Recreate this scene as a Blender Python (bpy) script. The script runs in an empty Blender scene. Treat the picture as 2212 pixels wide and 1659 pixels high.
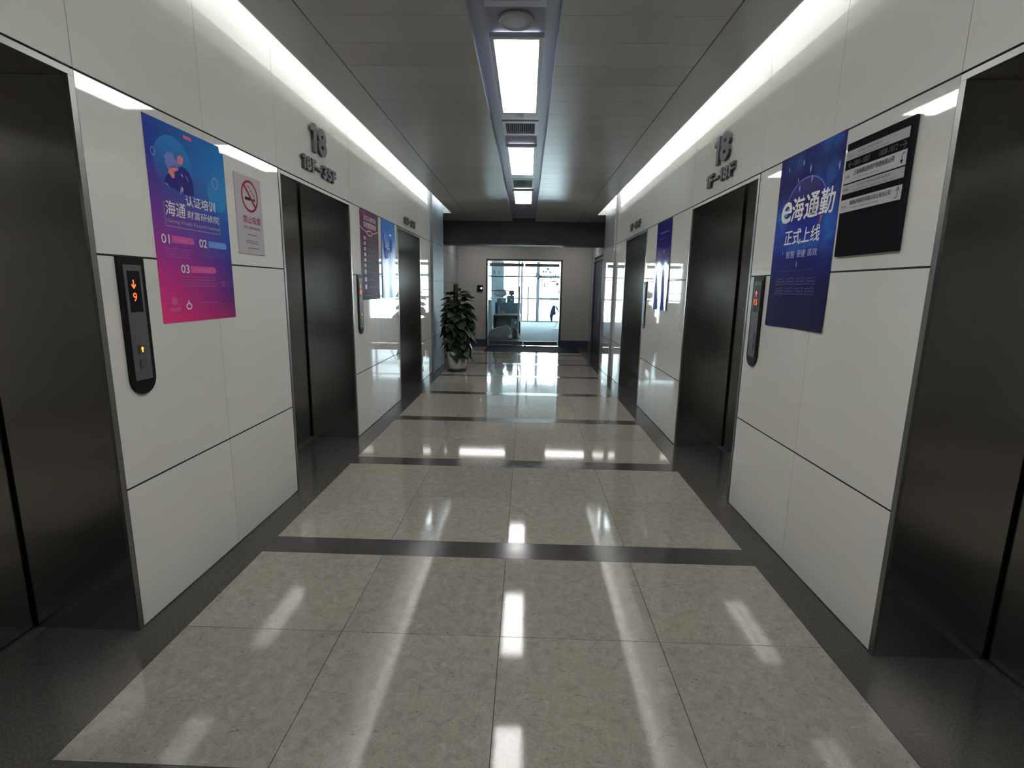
import bpy, bmesh, math, random
from math import pi, sin, cos, radians
from mathutils import Vector, Matrix
random.seed(7)
S = bpy.context.scene
COL = S.collection

# ------------------------------------------------------------------ camera
def cam_axes(yaw, pitch, roll):
    fw = Vector((sin(yaw) * cos(pitch), cos(yaw) * cos(pitch), sin(pitch)))
    r0 = Vector((cos(yaw), -sin(yaw), 0)); u0 = r0.cross(fw)
    return cos(roll) * r0 + sin(roll) * u0, -sin(roll) * r0 + cos(roll) * u0, fw
R_, U_, F_ = cam_axes(radians(-1.4843), radians(-10.5877), radians(.95627))
cd = bpy.data.cameras.new('camera'); cam = bpy.data.objects.new('camera', cd); COL.objects.link(cam)
cd.sensor_fit = 'HORIZONTAL'; cd.sensor_width = 36; cd.lens = 36 * 1107.35 / 2212
cd.clip_start = .02; cd.clip_end = 500
M = Matrix.Identity(4)
for i in range(3):
    M[i][0], M[i][1], M[i][2] = R_[i], U_[i], -F_[i]
M[2][3] = 1.6
cam.matrix_world = M
S.camera = cam

# ------------------------------------------------------------------ world, exposure
SKY = 26.0; COVE = 400.0; PANEL = 16.0; LOBBY = 13.0
w = bpy.data.worlds.new('overcast_sky'); S.world = w; w.use_nodes = True
nt = w.node_tree; nt.nodes.clear()
out = nt.nodes.new('ShaderNodeOutputWorld'); bg = nt.nodes.new('ShaderNodeBackground')
bg.inputs[0].default_value = (.80, .93, 1, 1); bg.inputs[1].default_value = SKY
nt.links.new(bg.outputs[0], out.inputs[0])
vs = S.view_settings
S.display_settings.display_device = 'sRGB'
vs.view_transform = 'Standard'; vs.look = 'None'; vs.gamma = 1; vs.exposure = 0.12; vs.use_curve_mapping = False
S.cycles.max_bounces = 10; S.cycles.diffuse_bounces = 5; S.cycles.glossy_bounces = 6
S.cycles.transmission_bounces = 6; S.cycles.transparent_max_bounces = 12
S.cycles.sample_clamp_indirect = 6.0; S.cycles.caustics_reflective = False; S.cycles.caustics_refractive = False

# ------------------------------------------------------------------ materials
MATS = {}
def lin(c):
    return tuple(((v / 255) / 12.92 if v / 255 <= .04045 else ((v / 255 + .055) / 1.055) ** 2.4) for v in c[:3]) + (1,)
def mat(name, col=(.5, .5, .5), rough=.5, metal=0., spec=.5, emit=None, estr=0., coat=0., aniso=0., arot=0.):
    if name in MATS: return MATS[name]
    m = bpy.data.materials.new(name); m.use_nodes = True
    b = m.node_tree.nodes['Principled BSDF']
    b.inputs['Base Color'].default_value = tuple(col[:3]) + (1,)
    b.inputs['Roughness'].default_value = rough; b.inputs['Metallic'].default_value = metal
    b.inputs['Specular IOR Level'].default_value = spec
    b.inputs['Coat Weight'].default_value = coat
    if aniso: b.inputs['Anisotropic'].default_value = aniso; b.inputs['Anisotropic Rotation'].default_value = arot
    if emit:
        b.inputs['Emission Color'].default_value = tuple(emit[:3]) + (1,); b.inputs['Emission Strength'].default_value = estr
    MATS[name] = m
    return m
def ink(c, g=1.3): return tuple(min(.82, v * g) for v in lin(c)[:3]) + (1,)
def smat(name, rgb, rough=.5, **k):   # printing ink
    return mat(name, ink(rgb), rough, spec=.03, **k)
class N:
    def __init__(s, m): s.t = m.node_tree; s.b = s.t.nodes['Principled BSDF']
    def n(s, typ, **k):
        x = s.t.nodes.new(typ)
        for a, v in k.items(): setattr(x, a, v)
        return x
    def l(s, a, b): s.t.links.new(a, b)
    def ramp(s, fac, stops):
        r = s.n('ShaderNodeValToRGB'); e = r.color_ramp.elements
        while len(e) < len(stops): e.new(.5)
        for k, (p, c) in zip(e, stops): k.position = p; k.color = c if len(c) == 4 else tuple(c) + (1,)
        s.l(fac, r.inputs[0]); return r.outputs[0]
    def noise(s, vec, scale, detail=4, rough=.6, dist=0):
        x = s.n('ShaderNodeTexNoise'); x.inputs['Scale'].default_value = scale; x.inputs['Detail'].default_value = detail
        x.inputs['Roughness'].default_value = rough; x.inputs['Distortion'].default_value = dist
        s.l(vec, x.inputs['Vector']); return x.outputs['Fac']
    def mix(s, fac, a, b, typ='MIX'):
        x = s.n('ShaderNodeMix', data_type='RGBA', blend_type=typ)
        if isinstance(fac, (int, float)): x.inputs[0].default_value = fac
        else: s.l(fac, x.inputs[0])
        for v, i in ((a, 6), (b, 7)):
            if isinstance(v, tuple): x.inputs[i].default_value = v
            else: s.l(v, x.inputs[i])
        return x.outputs[2]
    def math(s, op, a, b=0., c=0.):
        x = s.n('ShaderNodeMath', operation=op)
        for i, v in enumerate((a, b, c)):
            if isinstance(v, (int, float)): x.inputs[i].default_value = v
            else: s.l(v, x.inputs[i])
        return x.outputs[0]

GLASSWHITE = mat('back_painted_glass', (.72, .715, .675), .03, spec=.5)
q = N(GLASSWHITE); oi = q.n('ShaderNodeObjectInfo')
q.l(q.ramp(oi.outputs['Random'], [(0, (.70, .695, .655)), (1, (.74, .735, .695))]), q.b.inputs['Base Color'])
LOBBYGLASS = mat('grey_painted_glass', (.25, .27, .30), .07)
JOINT = mat('joint_black', (.008, .008, .008), .8)
STEEL = mat('brushed_dark_steel', (.48, .465, .45), .22, metal=1., aniso=.85)
q = N(STEEL); tc = q.n('ShaderNodeTexCoord'); mp = q.n('ShaderNodeMapping'); mp.inputs['Scale'].default_value = (3, 3, 260)
q.l(tc.outputs['Object'], mp.inputs[0]); nz = q.noise(mp.outputs[0], 2., 3)
q.l(q.math('MULTIPLY_ADD', nz, .08, .11), q.b.inputs['Roughness'])
BRIGHTSTEEL = mat('polished_steel_trim', (.27, .27, .265), .36, metal=1.)
SATIN = mat('satin_steel', (.62, .63, .66), .3, metal=1.)
WHITEPAINT = mat('white_paint', (.8, .8, .78), .6)
ENDWALL = mat('end_wall_paint', (.37, .362, .35), .6)
PLANK = mat('ceiling_metal', (.55, .54, .52), .3, spec=.5)
q = N(PLANK); oi = q.n('ShaderNodeObjectInfo')
q.l(q.ramp(oi.outputs['Random'], [(0, (.52, .51, .49)), (1, (.58, .57, .545))]), q.b.inputs['Base Color'])
CHANNEL = mat('channel_grey', (.40, .43, .54), .4)  # blue of the lens flare mixed into the grey
FRAMEGREY = mat('fixture_frame', (.60, .63, .70), .4)
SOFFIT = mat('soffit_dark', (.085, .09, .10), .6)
DARK = mat('dark_granite', (.035, .033, .032), .16, spec=.35)
q = N(DARK); tc = q.n('ShaderNodeTexCoord'); nz = q.noise(tc.outputs['Object'], 90, 3)
q.l(q.ramp(nz, [(.3, (.035, .033, .031)), (.75, (.075, .070, .067))]), q.b.inputs['Base Color'])
q.l(q.math('MULTIPLY_ADD', q.noise(tc.outputs['Object'], 5, 3), .12, .10), q.b.inputs['Roughness'])
TILE = mat('beige_granite', (.3, .28, .25), .1, spec=.4)
q = N(TILE); tc = q.n('ShaderNodeTexCoord'); geo = q.n('ShaderNodeNewGeometry'); P0 = geo.outputs['Position']
big = q.noise(P0, 3.2, 4, .6); mid = q.noise(P0, 22, 5, .7, .8); fine = q.noise(P0, 120, 3, .7)
c1 = q.ramp(mid, [(.28, (.13, .115, .093)), (.42, (.245, .224, .190)), (.56, (.325, .303, .262)), (.72, (.45, .425, .378))])
c2 = q.mix(.35, c1, q.ramp(fine, [(.3, (.14, .125, .105)), (.7, (.46, .43, .385))]))
c3 = q.mix(.30, c2, q.ramp(big, [(.35, (.27, .285, .25)), (.65, (.33, .285, .25))]))
mpf = q.n('ShaderNodeMapping'); mpf.inputs['Scale'].default_value = (1, 2.2, 1); mpf.inputs['Rotation'].default_value = (0, 0, .5); q.l(P0, mpf.inputs[0])
fk = q.noise(mpf.outputs[0], 34, 3, .55, 1.6)
fl = q.ramp(fk, [(.645, (0, 0, 0)), (.70, (1, 1, 1))])
c4 = q.mix(q.math('MULTIPLY', fl, .75), c3, (.085, .075, .06, 1))
fl2 = q.ramp(q.noise(mpf.outputs[0], 21, 3, .6, 1.2), [(.64, (0, 0, 0)), (.74, (1, 1, 1))])
c4 = q.mix(q.math('MULTIPLY', fl2, .45), c4, (.52, .50, .45, 1))
oi = q.n('ShaderNodeObjectInfo')
c5 = q.mix(1., c4, q.ramp(oi.outputs['Random'], [(0, (.90, .90, .90)), (1, (1.06, 1.05, 1.03))]), 'MULTIPLY')
q.l(c5, q.b.inputs['Base Color'])
q.l(q.math('MULTIPLY_ADD', big, .06, .03), q.b.inputs['Roughness'])
bp = q.n('ShaderNodeBump'); bp.inputs['Strength'].default_value = .015; bp.inputs['Distance'].default_value = .004
q.l(mid, bp.inputs['Height']); q.l(bp.outputs[0], q.b.inputs['Normal'])
CARPET = mat('office_carpet', (.16, .20, .23), .95, spec=.1)
q = N(CARPET); tc = q.n('ShaderNodeTexCoord'); nz = q.noise(tc.outputs['Object'], 40, 4)
q.l(q.ramp(nz, [(.3, (.12, .155, .18)), (.7, (.19, .235, .265))]), q.b.inputs['Base Color'])
MAT_RUG = mat('door_mat_rubber', (.010, .014, .026), .9, spec=.05)
LIT = mat('lamp_diffuser', (.9, .9, .9), .5, emit=(1, .985, .96), estr=PANEL)
COVELIT = mat('cove_tube', (.9, .9, .9), .5, emit=(.97, .985, 1), estr=COVE)
LOBBYLIT = mat('lobby_tube', (.9, .9, .9), .5, emit=(1, .95, .88), estr=LOBBY)
LED = mat('led_red', (.2, .02, .01), .5, emit=(1, .09, .015), estr=3.)
LEDHOT = mat('led_orange', (.2, .05, .01), .5, emit=(1, .22, .03), estr=4.)
LEDGREEN = mat('led_green', (.02, .2, .15), .5, emit=(.4, 1, .85), estr=3.)
BLACK = mat('black_plastic', (.011, .010, .010), .5, spec=.05)
PLATE = mat('call_plate_grey', (.10, .097, .102), .5, spec=.1)
SCREEN = mat('display_black', (.006, .005, .006), .4, spec=.05)
BUTTON = mat('button_grey', (.05, .05, .055), .4)
SIGN = mat('sign_dark_metal', (.03, .029, .033), .45)
PANE = bpy.data.materials.new('clear_glass'); PANE.use_nodes = True; MATS['clear_glass'] = PANE
t = PANE.node_tree; t.nodes.clear()
o_ = t.nodes.new('ShaderNodeOutputMaterial'); mx = t.nodes.new('ShaderNodeMixShader'); tr = t.nodes.new('ShaderNodeBsdfTransparent')
gl = t.nodes.new('ShaderNodeBsdfGlossy'); gl.inputs['Roughness'].default_value = .01; fr = t.nodes.new('ShaderNodeFresnel'); fr.inputs[0].default_value = 1.25
tr.inputs[0].default_value = (.95, .98, .98, 1)
t.links.new(fr.outputs[0], mx.inputs[0]); t.links.new(tr.outputs[0], mx.inputs[1]); t.links.new(gl.outputs[0], mx.inputs[2]); t.links.new(mx.outputs[0], o_.inputs[0])

# ------------------------------------------------------------------ builders
BASE = {}
def tag(o, label=None, cat=None, group=None, kind=None):
    if label: o['label'] = label
    if cat: o['category'] = cat
    if group: o['group'] = group
    if kind: o['kind'] = kind
    return o
def empty(name, loc, label=None, cat=None, group=None, kind=None):
    o = bpy.data.objects.new(name, None); COL.objects.link(o); o.location = loc; o.empty_display_size = .1
    BASE[o.name] = Vector(loc); return tag(o, label, cat, group, kind)
def link(name, me, parent=None, loc=None):
    o = bpy.data.objects.new(name, me); COL.objects.link(o)
    if parent is not None: o.parent = parent
    if loc is not None: o.location = loc
    BASE[o.name] = BASE.get(parent.name, Vector()) + Vector(loc or (0, 0, 0)) if parent is not None else Vector(loc or (0, 0, 0))
    return o
def obj(name, bm, m, parent=None, smooth=False, loc=None):
    """bm holds world coordinates; the object's origin is loc, else its parent's base"""
    me = bpy.data.meshes.new(name)
    bmesh.ops.recalc_face_normals(bm, faces=bm.faces)
    org = Vector(loc) if loc is not None else (BASE[parent.name] if parent is not None else Vector())
    bm.transform(Matrix.Translation(-org))
    bm.to_mesh(me); bm.free()
    ms = m if isinstance(m, (list, tuple)) else [m]
    for x in ms: me.materials.append(x)
    if smooth:
        for p in me.polygons: p.use_smooth = True
    rel = org - (BASE[parent.name] if parent is not None else Vector())
    return link(name, me, parent, rel)
def B(): return bmesh.new()
def box(bm, x0, x1, y0, y1, z0, z1, mi=0):
    v = [bm.verts.new((x, y, z)) for x in (x0, x1) for y in (y0, y1) for z in (z0, z1)]
    fs = [bm.faces.new([v[i] for i in f]) for f in ((0, 1, 3, 2), (4, 6, 7, 5), (0, 4, 5, 1), (2, 3, 7, 6), (0, 2, 6, 4), (1, 5, 7, 3))]
    for f in fs: f.material_index = mi
    return v
def cube(name, x0, x1, y0, y1, z0, z1, m, parent=None, bevel=0, **k):
    bm = B(); box(bm, x0, x1, y0, y1, z0, z1)
    if bevel: bmesh.ops.bevel(bm, geom=bm.edges[:], offset=bevel, segments=2, affect='EDGES')
    return obj(name, bm, m, parent, **k)
def prism(bm, pts, d0, d1, f):
    """polygon pts (u,v) extruded from d0 to d1; f maps (u,v,d) to world"""
    a = [bm.verts.new(f(u, v, d0)) for u, v in pts]; b = [bm.verts.new(f(u, v, d1)) for u, v in pts]
    n = len(pts); bm.faces.new(a); bm.faces.new(b[::-1])
    for i in range(n): bm.faces.new((a[i], b[i], b[(i + 1) % n], a[(i + 1) % n]))
def flat(bm, pts, d, f, mi=0):
    fc = bm.faces.new([bm.verts.new(f(u, v, d)) for u, v in pts]); fc.material_index = mi; return fc
def tube(bm, pts, r, seg=8, r2=None):
    pts = [Vector(p) for p in pts]; rings = []
    for i, p in enumerate(pts):
        d = (pts[min(i + 1, len(pts) - 1)] - pts[max(i - 1, 0)]).normalized()
        a = d.orthogonal().normalized() if i == 0 else (a - d * a.dot(d)).normalized()
        b = d.cross(a); rr = r if r2 is None else r + (r2 - r) * i / (len(pts) - 1)
        rings.append([bm.verts.new(p + (a * cos(2 * pi * k / seg) + b * sin(2 * pi * k / seg)) * rr) for k in range(seg)])
    for q0, q1 in zip(rings, rings[1:]):
        for k in range(seg): bm.faces.new((q0[k], q0[(k + 1) % seg], q1[(k + 1) % seg], q1[k]))
    bm.faces.new(rings[0][::-1]); bm.faces.new(rings[-1])
def lathe(bm, prof, c, seg=28):
    rings = [[bm.verts.new((c[0] + r * cos(2 * pi * k / seg), c[1] + r * sin(2 * pi * k / seg), c[2] + z)) for k in range(seg)] for r, z in prof]
    for a, b in zip(rings, rings[1:]):
        for k in range(seg): bm.faces.new((a[k], a[(k + 1) % seg], b[(k + 1) % seg], b[k]))
    bm.faces.new(rings[0][::-1]); bm.faces.new(rings[-1])

XL, XR, DD = -1.773, 1.589, 14.5
# wall frames: (u,v,d) -> world, u to the viewer's right, v up, d out of the wall
FL = lambda u, v, d: Vector((XL + d, u, v))
FR = lambda u, v, d: Vector((XR - d, -u, v))
FE = lambda u, v, d: Vector((u, DD - d, v))
def rect(u0, u1, v0, v1): return [(u0, v0), (u1, v0), (u1, v1), (u0, v1)]
def disc(cu, cv, r, n=20, rv=None, a0=0, a1=2 * pi):
    rv = rv or r
    return [(cu + r * cos(a0 + (a1 - a0) * k / n), cv + rv * sin(a0 + (a1 - a0) * k / n)) for k in range(n)]
def ringmesh(bm, cu, cv, r0, r1, d, f, n=24, ks=1., a0=0, a1=2 * pi):
    full = abs(a1 - a0 - 2 * pi) < 1e-6; m_ = n if full else n + 1
    ang = [a0 + (a1 - a0) * k / n for k in range(m_)]
    p = [bm.verts.new(f(cu + r0 * cos(a), cv + ks * r0 * sin(a), d)) for a in ang]
    r = [bm.verts.new(f(cu + r1 * cos(a), cv + ks * r1 * sin(a), d)) for a in ang]
    for k in range(n): bm.faces.new((p[k], p[(k + 1) % m_], r[(k + 1) % m_], r[k]))
TC = {}
def glyphs(body, bold=0., ext=0.):
    key = (body, bold, ext)
    if key in TC: return TC[key]
    cu = bpy.data.curves.new('lettering', 'FONT'); cu.body = body; cu.size = 1; cu.offset = bold; cu.extrude = ext
    cu.resolution_u = 3; cu.fill_mode = 'BOTH' if ext else 'FRONT'
    o = bpy.data.objects.new('lettering', cu); COL.objects.link(o); bpy.context.view_layer.update()
    dg = bpy.context.evaluated_depsgraph_get(); me = bpy.data.meshes.new_from_object(o.evaluated_get(dg))
    vs_ = [v.co.copy() for v in me.vertices]; fs_ = [tuple(p.vertices) for p in me.polygons]
    bpy.data.objects.remove(o); bpy.data.curves.remove(cu); bpy.data.meshes.remove(me)
    TC[key] = (vs_, fs_); return TC[key]
def text(bm, body, f, u0, u1, v0, v1, d, bold=0., thick=0., slant=0., mi=0):
    vs_, fs_ = glyphs(body, bold if thick else 0, .5 if thick else 0)
    if not vs_: return
    if bold and not thick:      # heavier strokes: the same outline laid down again with small shifts
        b_ = bold * .55 * abs(v1 - v0)
        for i_, (du, dv) in enumerate(((b_, b_), (-b_, b_), (b_, -b_), (-b_, -b_))): text(bm, body, f, u0 + du, u1 + du, v0 + dv, v1 + dv, d + .00012 * (i_ + 1), 0, 0, slant, mi)
    ax = [v.x for v in vs_]; ay = [v.y for v in vs_]
    x0, x1, y0, y1 = min(ax), max(ax), min(ay), max(ay)
    nv = [bm.verts.new(f(u0 + (v.x - x0) / (x1 - x0) * (u1 - u0) + slant * ((v.y - y0) / (y1 - y0)), v0 + (v.y - y0) / (y1 - y0) * (v1 - v0), d + (v.z + .5) * thick if thick else d)) for v in vs_]
    for q_ in fs_:
        try: bm.faces.new([nv[i] for i in q_]).material_index = mi
        except ValueError: pass
def lettering(name, body, f, u0, u1, v0, v1, d, m, parent, **k):
    bm = B(); text(bm, body, f, u0, u1, v0, v1, d, **k); return obj(name, bm, m, parent)
def fineprint(name, f, u0, u1, v0, v1, rows, d, m, parent, fill=.55, glyph=None, ragged=.15):
    """illegible small print: rows of tiny strokes"""
    bm = B(); rh = (v1 - v0) / rows; g = glyph or rh * .5
    for r in range(rows):
        vb = v1 - (r + 1) * rh + rh * (1 - fill) / 2; u = u0; ue = u1 - random.random() * ragged * (u1 - u0)
        while u < ue:
            wd = g * random.uniform(.5, 1.1)
            for k in range(3):
                if random.random() < .8:
                    a = vb + rh * fill * k / 3; flat(bm, rect(u, min(u + wd, ue), a, a + rh * fill * .2), d, f)
            flat(bm, rect(u + wd * .35, u + wd * .5, vb, vb + rh * fill), d, f)
            u += wd * 1.3
    return obj(name, bm, m, parent)
def sheet(name, f, u0, u1, v0, v1, d, m, parent=None, nu=10, nv=16, wave=None, th=.0012, loc=None):
    bm = B(); g = {}
    for i in range(nu + 1):
        for j in range(nv + 1):
            a, b = i / nu, j / nv; e = wave(a, b) if wave else 0
            for s_ in (0, 1): g[i, j, s_] = bm.verts.new(f(u0 + (u1 - u0) * a, v0 + (v1 - v0) * b, d + e + s_ * th))
    for i in range(nu):
        for j in range(nv):
            bm.faces.new((g[i, j, 1], g[i + 1, j, 1], g[i + 1, j + 1, 1], g[i, j + 1, 1])); bm.faces.new((g[i, j, 0], g[i, j + 1, 0], g[i + 1, j + 1, 0], g[i + 1, j, 0]))
    for i in range(nu):
        for j in (0, nv): bm.faces.new([bm.verts.new(v.co) for v in (g[i, j, 0], g[i + 1, j, 0], g[i + 1, j, 1], g[i, j, 1])])
    for j in range(nv):
        for i in (0, nu): bm.faces.new([bm.verts.new(v.co) for v in (g[i, j, 0], g[i, j + 1, 0], g[i, j + 1, 1], g[i, j, 1])])
    return obj(name, bm, m, parent, smooth=wave is not None, loc=loc)
def shared(name, me, parent, loc):
    o = bpy.data.objects.new(name, me); COL.objects.link(o); o.parent = parent; o.location = Vector(loc) - BASE[parent.name]; return o
def boxmesh(name, dx, dy, dz, m):
    bm = B(); box(bm, -dx / 2, dx / 2, -dy / 2, dy / 2, -dz / 2, dz / 2); bmesh.ops.recalc_face_normals(bm, faces=bm.faces)
    me = bpy.data.meshes.new(name); bm.to_mesh(me); bm.free(); me.materials.append(m); return me

# ------------------------------------------------------------------ floor
Y0 = -3.2
TL, TR = -1.579, 1.392
floor = cube('floor', -2.42, 2.24, Y0, DD + .15, -.12, -.005, JOINT); tag(floor, kind='structure')
COLW = (TR - TL) / 4
BAND, PER, F0 = .192, 1.6, 1.238          # first band starts at F0
tm = boxmesh('tile', COLW - .003, (PER - BAND) / 2 - .003, .016, TILE)
bm_ = boxmesh('band_slab', TR - TL - .002, BAND - .002, .016, DARK)
for k in range(-3, 9):
    yb = F0 + k * PER
    if yb + PER > 14.6: continue
    shared('band_slab', bm_, floor, ((TL + TR) / 2, yb + BAND / 2, -.008))
    for r in range(2):
        for c in range(4):
            if yb + BAND + (r + 1) * (PER - BAND) / 2 > 14.5: continue
            shared('tile', tm, floor, (TL + (c + .5) * COLW, yb + BAND + (r + .5) * (PER - BAND) / 2, -.008))
yl = F0 + 8 * PER
# last dark strip in front of the door
cube('band_slab', TL, TR, F0 + 8 * PER, 14.62, -.016, 0, DARK, floor)
for k in range(-3, 8):
    yb = F0 + k * PER; y1 = min(yb + PER, 14.62)
    cube('border_slab', -1.9, TL - .001, yb, y1 - .002, -.016, -.0002, DARK, floor)
    cube('border_slab', TR + .001, 1.8, yb, y1 - .002, -.016, -.0002, DARK, floor)
cube('border_slab', -1.9, TL - .001, F0 + 8 * PER, 14.62, -.016, -.0002, DARK, floor)
cube('border_slab', TR + .001, 1.8, F0 + 8 * PER, 14.62, -.016, -.0002, DARK, floor)

# ------------------------------------------------------------------ side walls
Z1, Z2, Z3, ZT = .680, 1.710, 2.407, 3.7
EL = [(.62, 2.12), (3.77, 5.265), (7.125, 8.64)]           # lift openings
CE = 9.55
def side_wall(name, sx, xw):
    bm = B(); o0, o1 = (xw - sx * .03, xw - sx * .60) if True else None
    o0 = xw + (-.018 if sx < 0 else .018); o1 = xw + (-.62 if sx < 0 else .62)
    xa, xb = min(o0, o1), max(o0, o1)
    edges = [Y0] + [v for e in EL for v in e] + [CE]
    for i in range(0, len(edges), 2): box(bm, xa, xb, edges[i], edges[i + 1], -.02, ZT)
    for a, b in EL: box(bm, xa, xb, a, b, Z3, ZT)
    f0, f1 = (xw - .0185, xw - .0015) if sx < 0 else (xw + .0015, xw + .0185)
    for i in range(0, len(edges), 2):
        for z in (Z1, Z2, Z3): box(bm, f0, f1, max(edges[i], -1.9), edges[i + 1], z - .0044, z + .0044)
    o = obj(name, bm, JOINT); tag(o, kind='structure')
    s = -1 if sx < 0 else 1
    def panel(y0, y1, z0, z1):
        x0, x1 = xw, xw + s * .0175
        cube('panel', min(x0, x1), max(x0, x1), y0 + .0018, y1 - .0018, z0 + (.0045 if z0 > 0 else .006), z1 - .0045, GLASSWHITE, o)
    cols = [(-1.9, -.64), (-.64, .62), (2.12, 2.93), (2.93, 3.77), (5.265, 6.195), (6.195, 7.125), (8.64, CE)]
    for a, b in cols:
        panel(a, b, 0, Z1); panel(a, b, Z1, Z2); panel(a, b, Z2, Z3); panel(a, b, Z3, ZT)
    for a, b in EL: panel(a, b, Z3, ZT)
    return o
wall_left = side_wall('wall_left', -1, XL)
wall_right = side_wall('wall_right', 1, XR)
# lobby part beyond the last lift, set back a little
XL2, XR2 = -1.93, 1.75
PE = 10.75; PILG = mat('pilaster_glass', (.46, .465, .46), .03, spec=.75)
bm = B(); box(bm, XL2 - .5, XL2 - .016, CE, DD + .15, -.02, ZT); box(bm, XL2 - .016, XL + .047 - .016, CE + .004, PE, -.02, ZT); lw = obj('wall_lobby_left', bm, JOINT); tag(lw, kind='structure')
for a, b in ((PE, 12.6), (12.6, DD)):
    for z0, z1 in ((.0, Z1), (Z1, Z2), (Z2, Z3), (Z3, ZT)):
        cube('panel', XL2 - .0155, XL2, a + .002, b - .002, z0 + .004, z1 - .004, LOBBYGLASS, lw)
PILREFL = mat('pilaster_reflection_tone', (.17, .195, .225), .55, spec=.06)  # blue-grey reflection on the left pilaster put into its base colour
def pilaster(par, x, s_):
    for z0, z1 in ((.0, Z1), (Z1, Z2), (Z2, Z3), (Z3, ZT)): cube('pilaster_panel', min(x, x + s_ * .0155), max(x, x + s_ * .0155), CE + .006, PE - .002, z0 + .004, z1 - .004, PILG if s_ > 0 else PILREFL, par)
    cube('pilaster_edge', min(x + s_ * .016, x + s_ * .06), max(x + s_ * .016, x + s_ * .06), CE, CE + .004, 0, ZT, LOBBYGLASS if s_ > 0 else PILREFL, par)
NAVY = mat('dark_blue_door', (.035, .045, .075), .35)
pilaster(lw, XL + .047, -1)
bm = B(); box(bm, XR - .047 + .016, XR2 + .016, CE + .004, PE, -.02, ZT)
DO0, DO1 = 11.62, 13.9         # doorway on the right of the lobby
box(bm, XR2 + .016, XR2 + .2, CE, DO0, -.02, ZT); box(bm, XR2 + .016, XR2 + .2, DO0, DO1, 2.36, ZT); box(bm, XR2 + .016, XR2 + .2, DO1, DD + .15, -.02, ZT); box(bm, XR2 + .12, XR2 + .2, DO0, DO1, -.02, 2.36)
rw = obj('wall_lobby_right', bm, JOINT); tag(rw, kind='structure')
pilaster(rw, XR - .047, 1)
for a, b in ((PE, DO0), (DO1, DD)):
    for z0, z1 in ((.0, Z1), (Z1, Z2), (Z2, Z3), (Z3, ZT)):
        cube('panel', XR2, XR2 + .0155, a + .002, b - .002, z0 + .004, z1 - .004, LOBBYGLASS, rw)
cube('panel', XR2, XR2 + .0155, DO0 + .002, DO1 - .002, Z3 + .004, ZT - .004, LOBBYGLASS, rw)
NAVY = mat('dark_blue_door', (.035, .045, .075), .35)
DGLASS = mat('dark_glass_door', (.02, .026, .04), .015, spec=.8)
d2 = empty('door_2', (XR2 + .05, 12.6, 0), kind='structure')
DM = 12.62
l1 = cube('door_leaf', XR2 + .03, XR2 + .07, DO0 + .06, DM - .01, .01, 2.29, NAVY, d2)
bm = B(); tube(bm, [(XR2 - .02, DM - .1, .8), (XR2 - .02, DM - .1, 1.5)], .014); box(bm, XR2 - .02, XR2 + .03, DM - .11, DM - .09, .9, .92); box(bm, XR2 - .02, XR2 + .03, DM - .11, DM - .09, 1.38, 1.4); obj('door_handle', bm, SATIN, l1)
cube('door_leaf', XR2 + .03, XR2 + .07, DM + .01, DO1 - .06, .01, 2.29, NAVY, d2)
bm = B(); box(bm, XR2 - .002, XR2 + .1, DO0, DO0 + .055, 0, 2.35); box(bm, XR2 - .002, XR2 + .1, DO1 - .055, DO1, 0, 2.35); box(bm, XR2 - .002, XR2 + .1, DO0 + .055, DO1 - .055, 2.295, 2.35)
obj('door_frame', bm, NAVY, d2)
# wall behind the photographer
o = cube('wall_back', -2.35, 2.2, Y0 - .2, Y0, -.02, ZT, WHITEPAINT); tag(o, kind='structure')
o = cube('added_back_beam', -2.0, 1.8, Y0, Y0 + .25, 2.32, 3.05, SOFFIT); tag(o, kind='structure')  # unseen dark beam, added to put an edge in the steel reflections

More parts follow.
